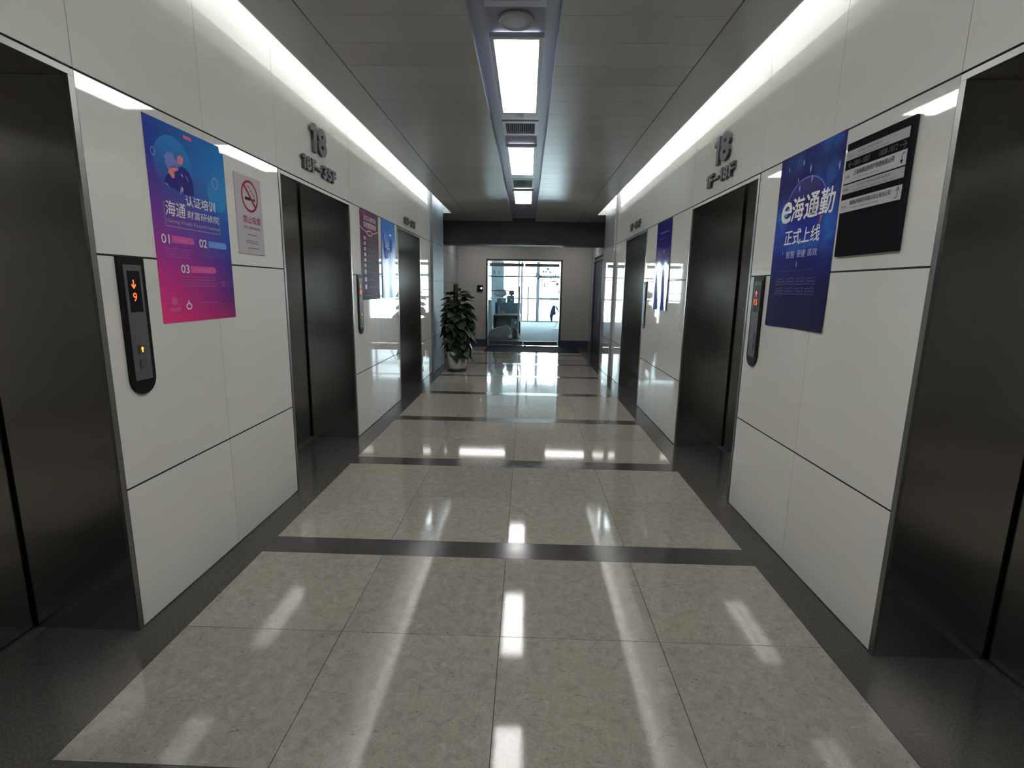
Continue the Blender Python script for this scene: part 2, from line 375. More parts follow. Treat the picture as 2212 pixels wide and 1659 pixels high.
# ------------------------------------------------------------------ lifts
SILL = mat('sill_metal', (.05, .048, .045), .5)
LIFT_LABEL = {(0, 0): 'nearest steel lift entrance on the left wall, cut off by the photo edge',
              (0, 1): 'stainless steel lift entrance under the 18 and 18F-35F numerals on the left wall',
              (0, 2): 'stainless steel lift entrance beside the potted plant, farthest on the left wall',
              (1, 0): 'nearest steel lift entrance on the right wall, beside the black directory board',
              (1, 1): 'stainless steel lift entrance under the 18 and 1F-18F numerals on the right wall',
              (1, 2): 'stainless steel lift entrance farthest along the right wall, nearest the glass office door'}
def lift(side, idx):
    a, b = EL[idx]; s = -1 if side == 0 else 1; xw = XL if side == 0 else XR
    X = lambda d: xw + s * d                     # d: depth into the wall
    def cb(name, d0, d1, y0, y1, z0, z1, m, par, **k):
        return cube(name, min(X(d0), X(d1)), max(X(d0), X(d1)), y0, y1, z0, z1, m, par, **k)
    e = empty('elevator', (X(.2), (a + b) / 2, 0), LIFT_LABEL[side, idx], 'elevator', 'steel lift entrances along the two side walls')
    D = .50
    cb('jamb', .012, D - .022, a + .004, a + .03, 0, Z3 - .031, STEEL, e)
    cb('jamb', .012, D - .022, b - .03, b - .004, 0, Z3 - .031, STEEL, e)
    cb('soffit_plate', .012, D, a + .004, b - .004, Z3 - .030, Z3 - .006, STEEL, e)
    cb('trim_strip', -.003, .011, a + .004, a + .031, 0, Z3 - .031, BRIGHTSTEEL, e)
    cb('trim_strip', -.003, .011, b - .031, b - .004, 0, Z3 - .031, BRIGHTSTEEL, e)
    cb('trim_strip', -.003, .011, a + .004, b - .004, Z3 - .030, Z3 - .006, BRIGHTSTEEL, e)
    mid = (a + b) / 2
    cb('door_leaf', D - .005, D + .03, a + .03, mid - .003, .012, Z3 - .03, STEEL, e)
    cb('door_leaf', D - .005, D + .03, mid + .003, b - .03, .012, Z3 - .03, STEEL, e)
    cb('door_sill', D - .059, D + .06, a + .03, b - .03, -.01, .001, SILL, e)
    cb('threshold_slab', (.127 if side == 0 else .211), D - .06, a + .03, b - .03, -.018, -.0002, DARK, e)
    cb('shaft_backing', D + .06, D + .075, a, b, -.01, Z3, JOINT, e)
for s_ in (0, 1):
    for i_ in range(3): lift(s_, i_)

# ------------------------------------------------------------------ ceiling, coves, channel
ZC = 3.067
CLX, CRX = -1.545, 1.368
KL, KR = -.354, .152
CEND, BEAM = 10.75, 11.9
bm = B()
box(bm, -2.4, KL - .03, Y0, CEND, ZC + .07, ZC + .10); box(bm, KR + .03, 2.3, Y0, CEND, ZC + .07, ZC + .10)
ceiling = obj('ceiling', bm, WHITEPAINT); tag(ceiling, kind='structure')
# remove the part of the slab over the coves: rebuilt as separate tops
bpy.data.objects.remove(ceiling)
bm = B()
box(bm, CLX - .0, KL - .02, Y0, BEAM, ZC + .055, ZC + .07); box(bm, KR + .02, CRX, Y0, BEAM, ZC + .055, ZC + .07)
box(bm, -2.4, 2.3, Y0, CEND + .1, ZT, ZT + .06)
box(bm, CLX + .42, CLX + .44, Y0, CEND, ZC + .07, ZT); box(bm, CRX - .44, CRX - .42, Y0, CEND, ZC + .07, ZT)
ceiling = obj('ceiling', bm, WHITEPAINT); tag(ceiling, kind='structure')
SL, SR = -1.262, 1.078
PW = .325
n = int((BEAM - Y0) / PW)
pml = boxmesh('plank', KL - SL - .004, PW - .003, .02, PLANK); pmr = boxmesh('plank', SR - KR - .004, PW - .003, .02, PLANK)
for k in range(n):
    yc = BEAM - (k + .5) * PW
    shared('plank', pml, ceiling, ((SL + KL) / 2, yc, ZC + .01)); shared('plank', pmr, ceiling, ((SR + KR) / 2, yc, ZC + .01))
for k in range(5):
    a, b = Y0 + k * (CEND - Y0) / 5, Y0 + (k + 1) * (CEND - Y0) / 5
    cube('edge_strip', CLX, SL - .006, a, b - .002, ZC, ZC + .02, PLANK, ceiling); cube('edge_strip', SR + .006, CRX, a, b - .002, ZC, ZC + .02, PLANK, ceiling)
    cube('cove_lip', CLX - .012, CLX, a, b, ZC, ZC + .125, WHITEPAINT, ceiling); cube('cove_lip', CRX, CRX + .012, a, b, ZC, ZC + .125, WHITEPAINT, ceiling)
cube('edge_strip', CLX, SL - .006, CEND, BEAM, ZC, ZC + .02, PLANK, ceiling); cube('edge_strip', SR + .006, CRX, CEND, BEAM, ZC, ZC + .02, PLANK, ceiling)
cube('infill_strip', -2.05, CLX - .003, CEND + .013, BEAM, ZC, ZC + .02, PLANK, ceiling); cube('infill_strip', CRX + .003, 1.9, CEND + .013, BEAM, ZC, ZC + .02, PLANK, ceiling)
cube('cove_end', -2.3, CLX - .013, CEND, CEND + .012, ZC, ZT, WHITEPAINT, ceiling); cube('cove_end', CRX + .013, 2.2, CEND, CEND + .012, ZC, ZT, WHITEPAINT, ceiling)
for k in range(11):
    a = Y0 + .15 + k * 1.25; b = a + 1.2
    for x in (CLX + .055, CRX - .055):
        bm = B(); tube(bm, [(x, a, ZC + .088), (x, b, ZC + .088)], .014, 8); obj('cove_lamp', bm, COVELIT, ceiling)
# channel down the middle
bm = B(); box(bm, KL - .02, KR + .02, Y0, 11.9, ZC + .062, ZC + .08); box(bm, KL - .02, KL, Y0, 11.9, ZC + .001, ZC + .062); box(bm, KR, KR + .02, Y0, 11.9, ZC + .001, ZC + .062)
obj('channel', bm, CHANNEL, ceiling)
# lobby ceiling: beam face, flat soffit, light slot against the end wall
SZ, SE = 2.56, 12.4
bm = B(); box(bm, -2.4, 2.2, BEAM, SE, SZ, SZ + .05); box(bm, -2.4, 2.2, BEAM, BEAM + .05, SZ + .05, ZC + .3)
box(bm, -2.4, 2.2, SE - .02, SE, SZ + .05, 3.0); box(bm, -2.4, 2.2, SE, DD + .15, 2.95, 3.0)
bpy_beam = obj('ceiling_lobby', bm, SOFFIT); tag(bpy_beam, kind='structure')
for (a, b) in ((-1.74, -.52), (.59, 1.62)):
    cube('slot_lamp', a, b, 13.27, 13.47, 2.79, 2.83, LOBBYLIT, bpy_beam)

LZ = ZC + .056
def ceiling_light(y0, y1, l0, l1, label):
    e = empty('ceiling_light', (-.097, (y0 + y1) / 2, LZ), label, 'ceiling light', 'panel lights in the ceiling channel')
    xa, xb, la, lb = -.262, .071, -.237, .041
    bm = B(); box(bm, xa, la, y0, y1, LZ - .03, LZ); box(bm, lb, xb, y0, y1, LZ - .03, LZ); box(bm, la, lb, y0, l0, LZ - .03, LZ); box(bm, la, lb, l1, y1, LZ - .03, LZ)
    obj('frame', bm, FRAMEGREY, e)
    cube('diffuser', la + .001, lb - .001, l0 + .001, l1 - .001, LZ - .022, LZ - .012, LIT, e)
    bm = B(); lathe(bm, [(.028, 0), (.028, -.004), (.015, -.006), (.001, -.006)], (-.097, (l1 + y1) / 2, LZ - .03), 14); obj('latch', bm, FRAMEGREY, e)
ceiling_light(3.437, 4.98, 3.468, 4.79, 'large lit ceiling panel nearest the camera, behind the round ceiling disc')
ceiling_light(5.87, 7.51, 5.92, 7.26, 'lit ceiling panel in the middle of the row of three')
ceiling_light(8.39, 9.72, 8.44, 9.64, 'smallest lit ceiling panel, farthest down the channel')
ceiling_light(.95, 2.45, .98, 2.28, 'lit ceiling panel above the top edge of the photo')
ceiling_light(-1.6, -.1, -1.57, -.27, 'lit ceiling panel behind the camera')
def vent(y0, y1, label):
    e = empty('air_vent', (-.097, (y0 + y1) / 2, LZ), label, 'vent', 'air vents in the ceiling channel')
    xa, xb = -.262, .071; t_ = .03
    bm = B(); box(bm, xa, xa + t_, y0, y1, LZ - .024, LZ); box(bm, xb - t_, xb, y0, y1, LZ - .024, LZ); box(bm, xa + t_, xb - t_, y0, y0 + .06, LZ - .024, LZ); box(bm, xa + t_, xb - t_, y1 - .06, y1, LZ - .024, LZ)
    obj('frame', bm, FRAMEGREY, e)
    cube('vent_back', xa + t_, xb - t_, y0 + .06, y1 - .06, LZ - .002, LZ - .0005, JOINT, e)
    sm = boxmesh('slat', .005, y1 - y0 - .122, .018, FRAMEGREY)
    for k in range(14):
        o = shared('slat', sm, e, (xa + t_ + .012 + k * .0195, (y0 + y1) / 2, LZ - .012)); o.rotation_euler = (0, radians(25), 0)
vent(5.045, 5.483, 'rectangular air vent between the first and second lit ceiling panels')
vent(7.575, 8.20, 'rectangular air vent between the second and third lit ceiling panels')
vent(2.56, 3.105, 'rectangular air vent at the very top edge of the photo')
sp = empty('ceiling_speaker', (-.097, 3.287, LZ), 'round flat grey disc in the ceiling channel in front of the nearest light', 'speaker')
bm = B(); lathe(bm, [(.102, .006), (.102, -.010), (.096, -.014), (.09, -.010), (.09, .006)], (-.097, 3.287, LZ - .006), 36); obj('rim', bm, FRAMEGREY, sp, smooth=True)
bm = B(); lathe(bm, [(.092, 0), (.092, -.012), (.05, -.0145), (.001, -.015)], (-.097, 3.287, LZ - .004), 36); obj('grille', bm, FRAMEGREY, sp, smooth=True)
sn = empty('motion_sensor', (-.1, 10.1, LZ), 'small dome sensor past the farthest ceiling light', 'sensor')
bm = B(); lathe(bm, [(.05, 0), (.05, -.012), (.034, -.02), (.026, -.036), (.001, -.042)], (-.1, 10.1, LZ + .006), 18); obj('sensor_dome', bm, FRAMEGREY, sn, smooth=True)

# ------------------------------------------------------------------ end wall with the glass door
DX0, DX1, DZ = -1.097, .916, 2.335
bm = B(); box(bm, -2.4, DX0 - .05, DD, DD + .18, 0, 3.1); box(bm, DX1 + .05, XR2 + .2, DD, DD + .18, 0, 3.1); box(bm, DX0 - .05, DX1 + .05, DD, DD + .18, DZ + .05, 3.1)
wf = obj('wall_far', bm, ENDWALL); tag(wf, kind='structure')
for nm, a, b in (('baseboard_left', XL2, DX0 - .05), ('baseboard_right', DX1 + .05, XR2)):
    o = cube(nm, a, b, DD - .014, DD, 0, .17, NAVY); tag(o, kind='structure')
FRAME = mat('door_frame_dark', (.05, .05, .055), .35, metal=.6)
RAIL = mat('door_rail', (.10, .11, .14), .35, metal=.7)
d1 = empty('door_1', ((DX0 + DX1) / 2, DD, 0), kind='structure')
bm = B(); box(bm, DX0 - .05, DX0, DD - .01, DD + .19, 0, DZ + .05); box(bm, DX1, DX1 + .05, DD - .01, DD + .19, 0, DZ + .05); box(bm, DX0, DX1, DD - .01, DD + .19, DZ, DZ + .05)
obj('door_frame', bm, FRAME, d1)
DC = -.086
for a, b, hx in ((DX0 + .042, DC - .014, DC - .12), (DC + .014, DX1 - .032, DC + .12)):
    lf = cube('glass_leaf', a, b, DD + .085, DD + .097, .12, 2.19, PANE, d1)
    cube('top_rail', a, b, DD + .07, DD + .112, 2.19, 2.28, RAIL, lf); cube('bottom_rail', a, b, DD + .07, DD + .112, .015, .12, RAIL, lf)
    bm = B(); tube(bm, [(hx, DD + .03, .68), (hx, DD + .03, 1.655)], .018, 10)
    for z in (.85, 1.52): tube(bm, [(hx, DD + .03, z), (hx, DD + .09, z)], .01, 8)
    obj('handle', bm, SATIN, lf)
bm = B(); box(bm, DC - .09, DC - .02, DD + .06, DD + .12, .0, .012); box(bm, DC + .02, DC + .09, DD + .06, DD + .12, 0, .012); obj('floor_hinge', bm, SATIN, d1)
ac = empty('access_reader', (-1.312, DD, 1.585), 'small black card reader with a green light on the wall left of the glass door', 'card reader')
cube('reader_body', -1.392, -1.234, DD - .045, DD, 1.495, 1.668, BLACK, ac, bevel=.012)
bm = B(); prism(bm, [(-1.272 + x, 1.585 + y) for x, y in ((-.03, -.008), (-.008, -.008), (-.008, -.03), (.008, -.03), (.008, -.008), (.03, -.008), (.03, .008), (.008, .008), (.008, .03), (-.008, .03), (-.008, .008), (-.03, .008))], .0455, .047, FE)
obj('status_light', bm, LEDGREEN, ac)
rug = empty('door_mat', (.15, 13.7, 0), 'dark blue rubber mat on the floor in front of the glass office door', 'mat')
cube('mat_field', -1.06, 1.36, 13.04, 14.38, 0, .008, MAT_RUG, rug)
bm = B()
for a in ((-1.08, 1.38, 13.02, 13.04), (-1.08, 1.38, 14.38, 14.40), (-1.08, -1.06, 13.04, 14.38), (1.36, 1.38, 13.04, 14.38)): box(bm, *a, 0, .006)
obj('mat_border', bm, MAT_RUG, rug)

# ------------------------------------------------------------------ office beyond
OY = 25.2; OX0, OX1, OZ = -4.6, 5.4, 3.05
OW = mat('office_wall_paint', (.62, .68, .68), .7)
o = cube('floor_office', OX0, OX1, DD + .15, OY + .1, -.12, 0, CARPET); tag(o, kind='structure')
o = cube('ceiling_office', OX0, OX1, DD + .17, OY + .3, OZ, OZ + .1, WHITEPAINT); tag(o, kind='structure')
o = cube('wall_office_left', OX0 - .1, OX0, DD + .15, OY + .3, -.1, OZ, OW); tag(o, kind='structure')
o = cube('wall_office_right', OX1, OX1 + .1, DD + .15, OY + .3, -.1, OZ, OW); tag(o, kind='structure')
o = cube('wall_office_back', OX0 - .1, -2.4, DD, DD + .15, -.1, OZ, OW); tag(o, kind='structure')
o = cube('wall_office_front', XR2 + .2, OX1 + .1, DD, DD + .15, -.1, OZ, OW); tag(o, kind='structure')
ALU = mat('window_aluminium', (.45, .45, .52), .4)
win = empty('window_1', (0, OY, 0), kind='structure')
vx = [-4.55, -3.0, -1.62, -.26, .52, 2.2, 3.9, 5.35]
for x in vx:
    tk = .05 if x == -.26 else .08 if x == .52 else .045
    cube('mullion', x - tk, x + tk, OY, OY + .1, 0, OZ, ALU, win)
for i in range(len(vx) - 1):
    for z in (.02, 1.12, 2.16, 3.0):
        tk = .06 if (z in (1.12, 2.16) and i >= 4) else .035
        cube('transom', vx[i] + .05, vx[i + 1] - .05, OY + .01, OY + .09, z - tk, z + tk, ALU, win)
    for z0, z1 in ((.055, 1.06), (1.18, 2.1), (2.22, 2.96)):
        cube('pane', vx[i] + .05, vx[i + 1] - .05, OY + .045, OY + .055, z0, z1, PANE, win)
colm = cube('column_office', -1.56, -1.02, 22.6, 23.2, 0, OZ, mat('pale_blue_column', (.80, .88, .92), .6)); tag(colm, kind='structure')
TEAL = mat('teal_screen_fabric', (.15, .25, .31), .8)  # lightened so the colour carries the haze beyond the glass door
DTOP = mat('desk_top_pale', (.62, .60, .55), .4); DFR = mat('desk_frame_dark', (.02, .022, .028), .4)
PALE = mat('cabinet_pale', (.66, .74, .73), .5)  # lightened for the office haze as well
# glass partition on the left with two rails and lettering
gp = empty('glass_partition', (-.75, 15.0, 0), 'clear glass partition with two thin dark rails and small lettering behind the left door leaf', 'partition')
cube('pane', -1.30, -.26, 15.0, 15.012, .1, 2.5, PANE, gp)
for z in (1.52, 1.92): cube('rail', -1.30, -.26, 14.985, 15.03, z - .012, z + .012, DFR, gp)
cube('post', -.26, -.22, 14.98, 15.03, 0, 2.55, SATIN, gp); cube('post', -1.34, -1.30, 14.98, 15.03, 0, 2.55, SATIN, gp)
bm = B()
FG = lambda u, v, d: Vector((u, 15.0 - d, v))
text(bm, '\u9769', FG, -.985, -.915, 2.01, 2.09, .003, bold=.01); text(bm, '\u5e7b', FG, -.84, -.775, 2.0, 2.09, .003); text(bm, '\uff08', FG, -.68, -.65, 2.0, 2.09, .003)
obj('lettering', bm, mat('print_dark_teal', (.02, .06, .08), .6), gp)
# storage cabinet left of the desk
cb_ = empty('storage_cabinet', (-1.32, 16.7, 0), 'pale tall storage cabinet at the left side of the office doorway', 'cabinet')
cube('cabinet_body', -1.62, -1.12, 16.45, 17.0, .06, 1.22, PALE, cb_); cube('plinth', -1.6, -1.14, 16.47, 16.98, 0, .06, DFR, cb_)
cube('cabinet_door', -1.61, -1.375, 16.43, 16.45, .08, 1.2, PALE, cb_); cube('cabinet_door', -1.365, -1.13, 16.43, 16.45, .08, 1.2, PALE, cb_)
# desk
dk = empty('office_desk', (-.62, 17.3, 0), 'office desk with pale top and dark frame behind the glass door', 'desk')
cube('desk_top', -1.09, -.20, 16.95, 17.65, .72, .75, DTOP, dk); cube('apron', -1.07, -.5, 16.97, 17.0, .62, .72, DFR, dk)
for x in (-1.09, -.24): cube('leg', x, x + .045, 16.97, 17.63, 0, .72, DFR, dk)
cube('modesty_panel', -1.04, -.24, 17.55, 17.58, .15, .70, PALE, dk)
pd = empty('desk_pedestal', (-.33, 17.2, 0), 'dark teal drawer pedestal standing under the right end of the desk', 'drawer unit')
cube('pedestal_body', -.5, -.245, 16.98, 17.5, .03, .60, TEAL, pd); cube('drawer', -.495, -.25, 16.96, 16.98, .05, .32, TEAL, pd); cube('drawer', -.495, -.25, 16.96, 16.98, .335, .58, TEAL, pd)
cube('label_card', -.40, -.32, 16.957, 16.96, .46, .52, WHITEPAINT, pd)
sc_ = empty('desk_screen', (-.55, 17.735, 0), 'low dark teal fabric screen standing behind the desk', 'partition')
cube('screen_panel', -.98, -.2, 17.72, 17.75, .1, 1.10, TEAL, sc_); cube('screen_cap', -.98, -.2, 17.717, 17.753, 1.10, 1.115, SATIN, sc_)
for x in (-.95, -.25): cube('screen_foot', x, x + .03, 17.69, 17.78, 0, .1, DFR, sc_)
bd = empty('ring_binder', (-1.0, 17.2, .75), 'blue ring binder standing upright at the left end of the desk', 'binder')
cube('binder_cover', -1.04, -.96, 17.05, 17.33, .75, 1.10, mat('binder_blue', (.02, .04, .20), .5), bd); cube('binder_pages', -.957, -.90, 17.06, 17.32, .76, 1.05, mat('paper_lilac', (.65, .66, .78), .8), bd)
orr = empty('fruit_box', (-.84, 17.1, .75), 'small orange and tan box on the desk beside the blue binder', 'box')
cube('box_body', -.885, -.72, 17.02, 17.2, .75, .87, mat('tan_card', (.62, .40, .20), .7), orr, bevel=.02); cube('box_lid', -.89, -.715, 17.01, 17.21, .87, .90, mat('dark_lilac', (.2, .17, .22), .7), orr, bevel=.01)
pp = empty('paper_sheets', (-.5, 17.15, .75), 'white papers lying flat on the desk', 'papers')
cube('sheet', -.70, -.52, 17.0, 17.28, .75, .758, WHITEPAINT, pp); cube('sheet', -.46, -.24, 17.0, 17.3, .75, .76, WHITEPAINT, pp)
pr_ = empty('printer', (-.86, 17.85, 0), 'grey desktop printer on a stand under the white plastic bag', 'printer')
cube('stand', -1.08, -.70, 17.82, 18.2, 0, 1.12, TEAL, pr_); cube('printer_body', -1.02, -.72, 17.82, 18.15, 1.12, 1.26, mat('printer_grey', (.22, .23, .24), .5), pr_, bevel=.015); cube('paper_tray', -.87, -.74, 17.79, 17.82, 1.13, 1.24, WHITEPAINT, pr_)
def blob(bm, c, r, sub=3, amp=.12, seed=0, sq=1.):
    m2 = bmesh.ops.create_icosphere(bm, subdivisions=sub, radius=1)['verts']
    from mathutils import noise as mn
    for v in m2:
        k = 1 + amp * mn.noise(v.co * 1.7 + Vector((seed, seed * 2, 0))) + amp * .6 * mn.noise(v.co * 4 + Vector((seed, 0, 3)))
        v.co = Vector((c[0] + v.co.x * r[0] * k, c[1] + v.co.y * r[1] * k, c[2] + v.co.z * r[2] * k))
bagw = empty('plastic_bag', (-.88, 17.9, 1.26), 'crumpled white plastic bag on top of the printer', 'bag')
bm = B(); blob(bm, (-.92, 17.98, 1.44), (.22, .14, .13), 3, .3, 3); obj('bag_body', bm, mat('plastic_white', (.72, .78, .80), .4), bagw)
bm = B(); blob(bm, (-1.0, 17.98, 1.53), (.05, .04, .06), 2, .5, 8); obj('bag_knot', bm, MATS['plastic_white'], bagw)
bx = empty('storage_box', (-.56, 17.95, 1.1), 'teal storage box above the desk screen with a small monitor on it', 'box')
cube('box_body', -.69, -.44, 17.82, 18.12, 1.0, 1.33, TEAL, bx, bevel=.01); cube('box_lid', -.70, -.43, 17.815, 18.125, 1.33, 1.35, PALE, bx); cube('label_card', -.56, -.49, 17.814, 17.82, 1.17, 1.23, WHITEPAINT, bx)
stand = cube('box_stand', -.685, -.44, 17.815, 18.13, 0, 1.0, TEAL, bx)
mo = empty('monitor', (-.54, 17.95, 1.35), 'small dark monitor on the teal storage box', 'monitor')
cube('screen', -.62, -.44, 17.93, 17.96, 1.37, 1.50, mat('monitor_grey', (.10, .10, .15), .4), mo); cube('monitor_foot', -.57, -.49, 17.9, 18.0, 1.35, 1.37, DFR, mo)
# bag on the floor
tb = empty('tote_bag', (-.86, 16.25, 0), 'large grey fabric bag lying on the office floor under the desk', 'bag')
bm = B()
prof = [(-1.17, 0), (-1.19, .12), (-1.14, .28), (-.95, .36), (-.62, .45), (-.53, .42), (-.47, .2), (-.45, 0)]
prism(bm, prof, -16.0, -16.4, lambda u, v, d: Vector((u, -d, v))); bmesh.ops.bevel(bm, geom=bm.edges[:], offset=.03, segments=2, affect='EDGES')
obj('bag_body', bm, mat('bag_grey', (.27, .25, .235), .75), tb)  # bag grey lightened to stand in for haze
bm = B(); tube(bm, [(-1.15, 15.99, .20), (-1.0, 15.985, .12), (-.85, 15.985, .13), (-.68, 15.985, .26), (-.58, 15.99, .38)], .012, 6); obj('bag_strap', bm, mat('bag_strap', (.3, .3, .3), .6), tb)
bm = B(); tube(bm, [(-.49, 15.99, .12), (-.49, 15.96, .12)], .06, 16); obj('bag_badge', bm, WHITEPAINT, tb)
st = empty('leaning_folder', (-.32, 16.5, 0), 'dark folder with a white spine propped beside the grey bag', 'folder')
bm = B(); prism(bm, [(-.43, 0), (-.21, 0), (-.33, .32), (-.43, .34)], -16.45, -16.6, lambda u, v, d: Vector((u, -d, v))); obj('folder_cover', bm, DFR, st)
bm = B(); prism(bm, [(-.195, 0.0), (-.165, .01), (-.29, .31), (-.32, .30)], -16.44, -16.55, lambda u, v, d: Vector((u, -d, v))); obj('folder_spine', bm, WHITEPAINT, st)
# chair with jacket
CHM = mat('chair_frame', (.25, .30, .33), .3, metal=.8); CHW = mat('chair_mesh_white', (.75, .78, .80), .6)
ch = empty('office_chair', (1.35, 20.2, 0), 'white cantilever chair by the window at the right of the doorway', 'chair')
for y in (19.95, 20.45):
    bm = B(); tube(bm, [(1.62, y, .012), (.98, y, .012), (1.32, y, .45), (1.70, y, .47), (1.85, y, .6)] if 0 else [(1.7, y, .02), (1.02, y, .02), (1.29, y, .42), (1.36, y, .52), (1.26, y, .7), (1.12, y, .92)], .014, 8); obj('leg', bm, CHM, ch)
cube('seat', 1.25, 1.75, 19.97, 20.43, .43, .47, CHW, ch, bevel=.015)
bm = B(); prism(bm, [(1.36, .52), (1.39, .54), (1.16, .95), (1.13, .93)], -19.98, -20.42, lambda u, v, d: Vector((u, -d, v))); obj('backrest', bm, CHW, ch)
jk = empty('jacket', (1.05, 20.2, .7), 'dark blue jacket hung over the back of the white chair', 'jacket')
bm = B(); prism(bm, [(1.09, .975), (1.03, .98), (.95, .82), (.89, .52), (.93, .50), (.94, .37), (1.01, .36), (1.02, .60), (1.13, .63), (1.11, .80)], -19.93, -20.47, lambda u, v, d: Vector((u, -d, v))); bmesh.ops.bevel(bm, geom=bm.edges[:], offset=.012, segments=2, affect='EDGES')
obj('jacket_body', bm, mat('jacket_blue', (.10, .11, .22), .8), jk)
# tree by the window
BARK = mat('bark', (.06, .045, .05), .8); LEAFW = mat('window_tree_leaf', (.10, .26, .16), .5)
trp = empty('potted_tree', (1.75, 19.0, 0), 'tall slender indoor tree with sparse leaves near the window', 'tree')
bm = B(); lathe(bm, [(.14, 0), (.19, .3), (.2, .36), (.17, .36), (.16, .33), (.001, .33)], (1.6, 19.0, 0), 20); obj('pot', bm, CHW, trp, smooth=True)
bm = B(); tube(bm, [(1.6, 19, .33), (1.45, 19, .9), (1.18, 19, 1.4), (1.13, 19, 1.7), (1.08, 19, 1.84)], .03, 8, .012)
for pth in ([(1.08, 19, 1.84), (.95, 19, 1.88), (.8, 19, 1.82), (.66, 19, 1.78)], [(1.08, 19, 1.84), (.95, 19.05, 2.05), (.80, 19, 2.25)], [(.95, 19, 1.95), (.7, 19, 2.0), (.43, 19, 2.03)], [(1.08, 19, 1.84), (1.15, 19, 2.1)]): tube(bm, pth, .01, 6, .005)
obj('trunk', bm, BARK, trp)
lb = B()
def leafquad(bm, c, d, l, wd):
    d = d.normalized(); s = d.cross(Vector((0, 0, 1)))
    if s.length < .05: s = Vector((1, 0, 0))
    s.normalize(); a, m_, e = c, c + d * l * .5, c + d * l
    dn = Vector((0, 0, -.12 * l))
    vs_ = [bm.verts.new(p) for p in (a, m_ + s * wd, e + dn, m_ - s * wd)]; bm.faces.new(vs_)
lbm = bpy.data.meshes.new('leaf'); b2 = B()
leafquad(b2, Vector((0, 0, 0)), Vector((1, 0, 0)), .14, .025)
b2.to_mesh(lbm); b2.free(); lbm.materials.append(LEAFW)
for (cx, cz, rr, nn) in ((.66, 1.78, .12, 22), (.84, 1.86, .10, 14), (1.08, 1.84, .10, 20), (.78, 2.24, .15, 36), (.43, 2.02, .12, 20), (.56, 1.98, .08, 8)):
    for _ in range(nn):
        o = shared('leaf', lbm, trp, (cx + random.gauss(0, rr * .6), 19 + random.gauss(0, .1), cz + random.gauss(0, rr * .5)))
        o.rotation_euler = (random.uniform(-1, 1), random.uniform(-.9, 1.2), random.uniform(0, 6.28))

# ------------------------------------------------------------------ potted plant in the lobby
PX, PY = -1.345, 9.93
pl = empty('potted_plant', (PX, PY, 0), 'bushy dark green climbing plant in a white pot against the left lobby wall', 'plant')
CER = mat('white_ceramic', (.66, .66, .64), .18)
bm = B(); lathe(bm, [(.155, .03), (.165, .06), (.185, .16), (.2, .28), (.207, .35), (.215, .372), (.206, .38), (.19, .372), (.185, .33), (.001, .33)], (PX, PY, 0), 36); obj('pot', bm, CER, pl, smooth=True)
bm = B(); lathe(bm, [(.17, 0), (.195, .012), (.2, .034), (.185, .034), (.16, .02), (.001, .02)], (PX, PY, 0), 36); obj('saucer', bm, mat('saucer_dark', (.03, .03, .03), .3), pl, smooth=True)
bm = B(); lathe(bm, [(.18, .3), (.18, .335), (.001, .35)], (PX, PY, 0), 24); obj('soil', bm, mat('soil', (.02, .015, .01), .9), pl)
bm = B(); lathe(bm, [(.042, .3), (.045, 1.63), (.04, 1.66), (.001, 1.66)], (PX - .02, PY, 0), 14); obj('moss_pole', bm, mat('moss_pole', (.022, .020, .017), .95), pl)
PLEAF = mat('plant_leaf', (.018, .06, .022), .45, spec=.3)
q = N(PLEAF); oi = q.n('ShaderNodeObjectInfo')
q.l(q.ramp(oi.outputs['Random'], [(0, (.005, .014, .007)), (.7, (.012, .034, .014)), (1, (.028, .075, .026))]), q.b.inputs['Base Color'])
def leafmesh(nm, L, W, droop, fold):
    bm = B(); n = 7; rows = []
    for i in range(n + 1):
        t_ = i / n; wd = W * (sin(pi * min(1, t_ ** .62)) ** .8) * (1 - .25 * t_) if 0 < t_ < 1 else 0
        x = L * t_; z = -droop * L * t_ * t_
        rows.append([bm.verts.new((x, -wd, z + fold * wd)), bm.verts.new((x, 0, z)), bm.verts.new((x, wd, z + fold * wd))] if wd else [bm.verts.new((x, 0, z))])
    for a, b in zip(rows, rows[1:]):
        if len(a) == 1 and len(b) == 3: bm.faces.new((a[0], b[0], b[1])); bm.faces.new((a[0], b[1], b[2]))
        elif len(b) == 1: bm.faces.new((a[0], b[0], a[1])); bm.faces.new((a[1], b[0], a[2]))
        else: bm.faces.new((a[0], b[0], b[1], a[1])); bm.faces.new((a[1], b[1], b[2], a[2]))
    # stalk
    tube(bm, [(-.10, 0, -.015), (-.04, 0, .01), (0, 0, 0)], .005, 5)
    me = bpy.data.meshes.new(nm); bm.to_mesh(me); bm.free(); me.materials.append(PLEAF)
    for p in me.polygons: p.use_smooth = True
    return me
LM = [leafmesh('leaf', .25, .105, .28, .25), leafmesh('leaf', .21, .09, .42, .35), leafmesh('leaf', .29, .125, .2, .15)]
zt = .40; k = 0
while zt < 1.50:
    f_ = (zt - .40) / 1.1
    rad = (.10 + .10 * sin(pi * min(1, f_ * 1.1 + .12)))
    nn = 11 if f_ < .8 else 7
    for j in range(nn):
        az = 2.39996 * k + random.uniform(-.25, .25); k += 1
        me = LM[2] if f_ > .6 and random.random() < .6 else random.choice(LM)
        o = shared('leaf', me, pl, (PX + rad * cos(az), PY + rad * sin(az), zt + random.uniform(-.03, .03)))
        if cos(az) < -.25: o.scale = (.76,) * 3      # shorter leaves on the side against the wall
        pitch = (.75 - .85 * f_) + random.uniform(-.25, .25)
        o.rotation_mode = 'QUATERNION'
        from mathutils import Quaternion
        o.rotation_quaternion = Quaternion((0, 0, 1), az) @ Quaternion((0, 1, 0), pitch) @ Quaternion((1, 0, 0), random.uniform(-.5, .5))
    zt += .088
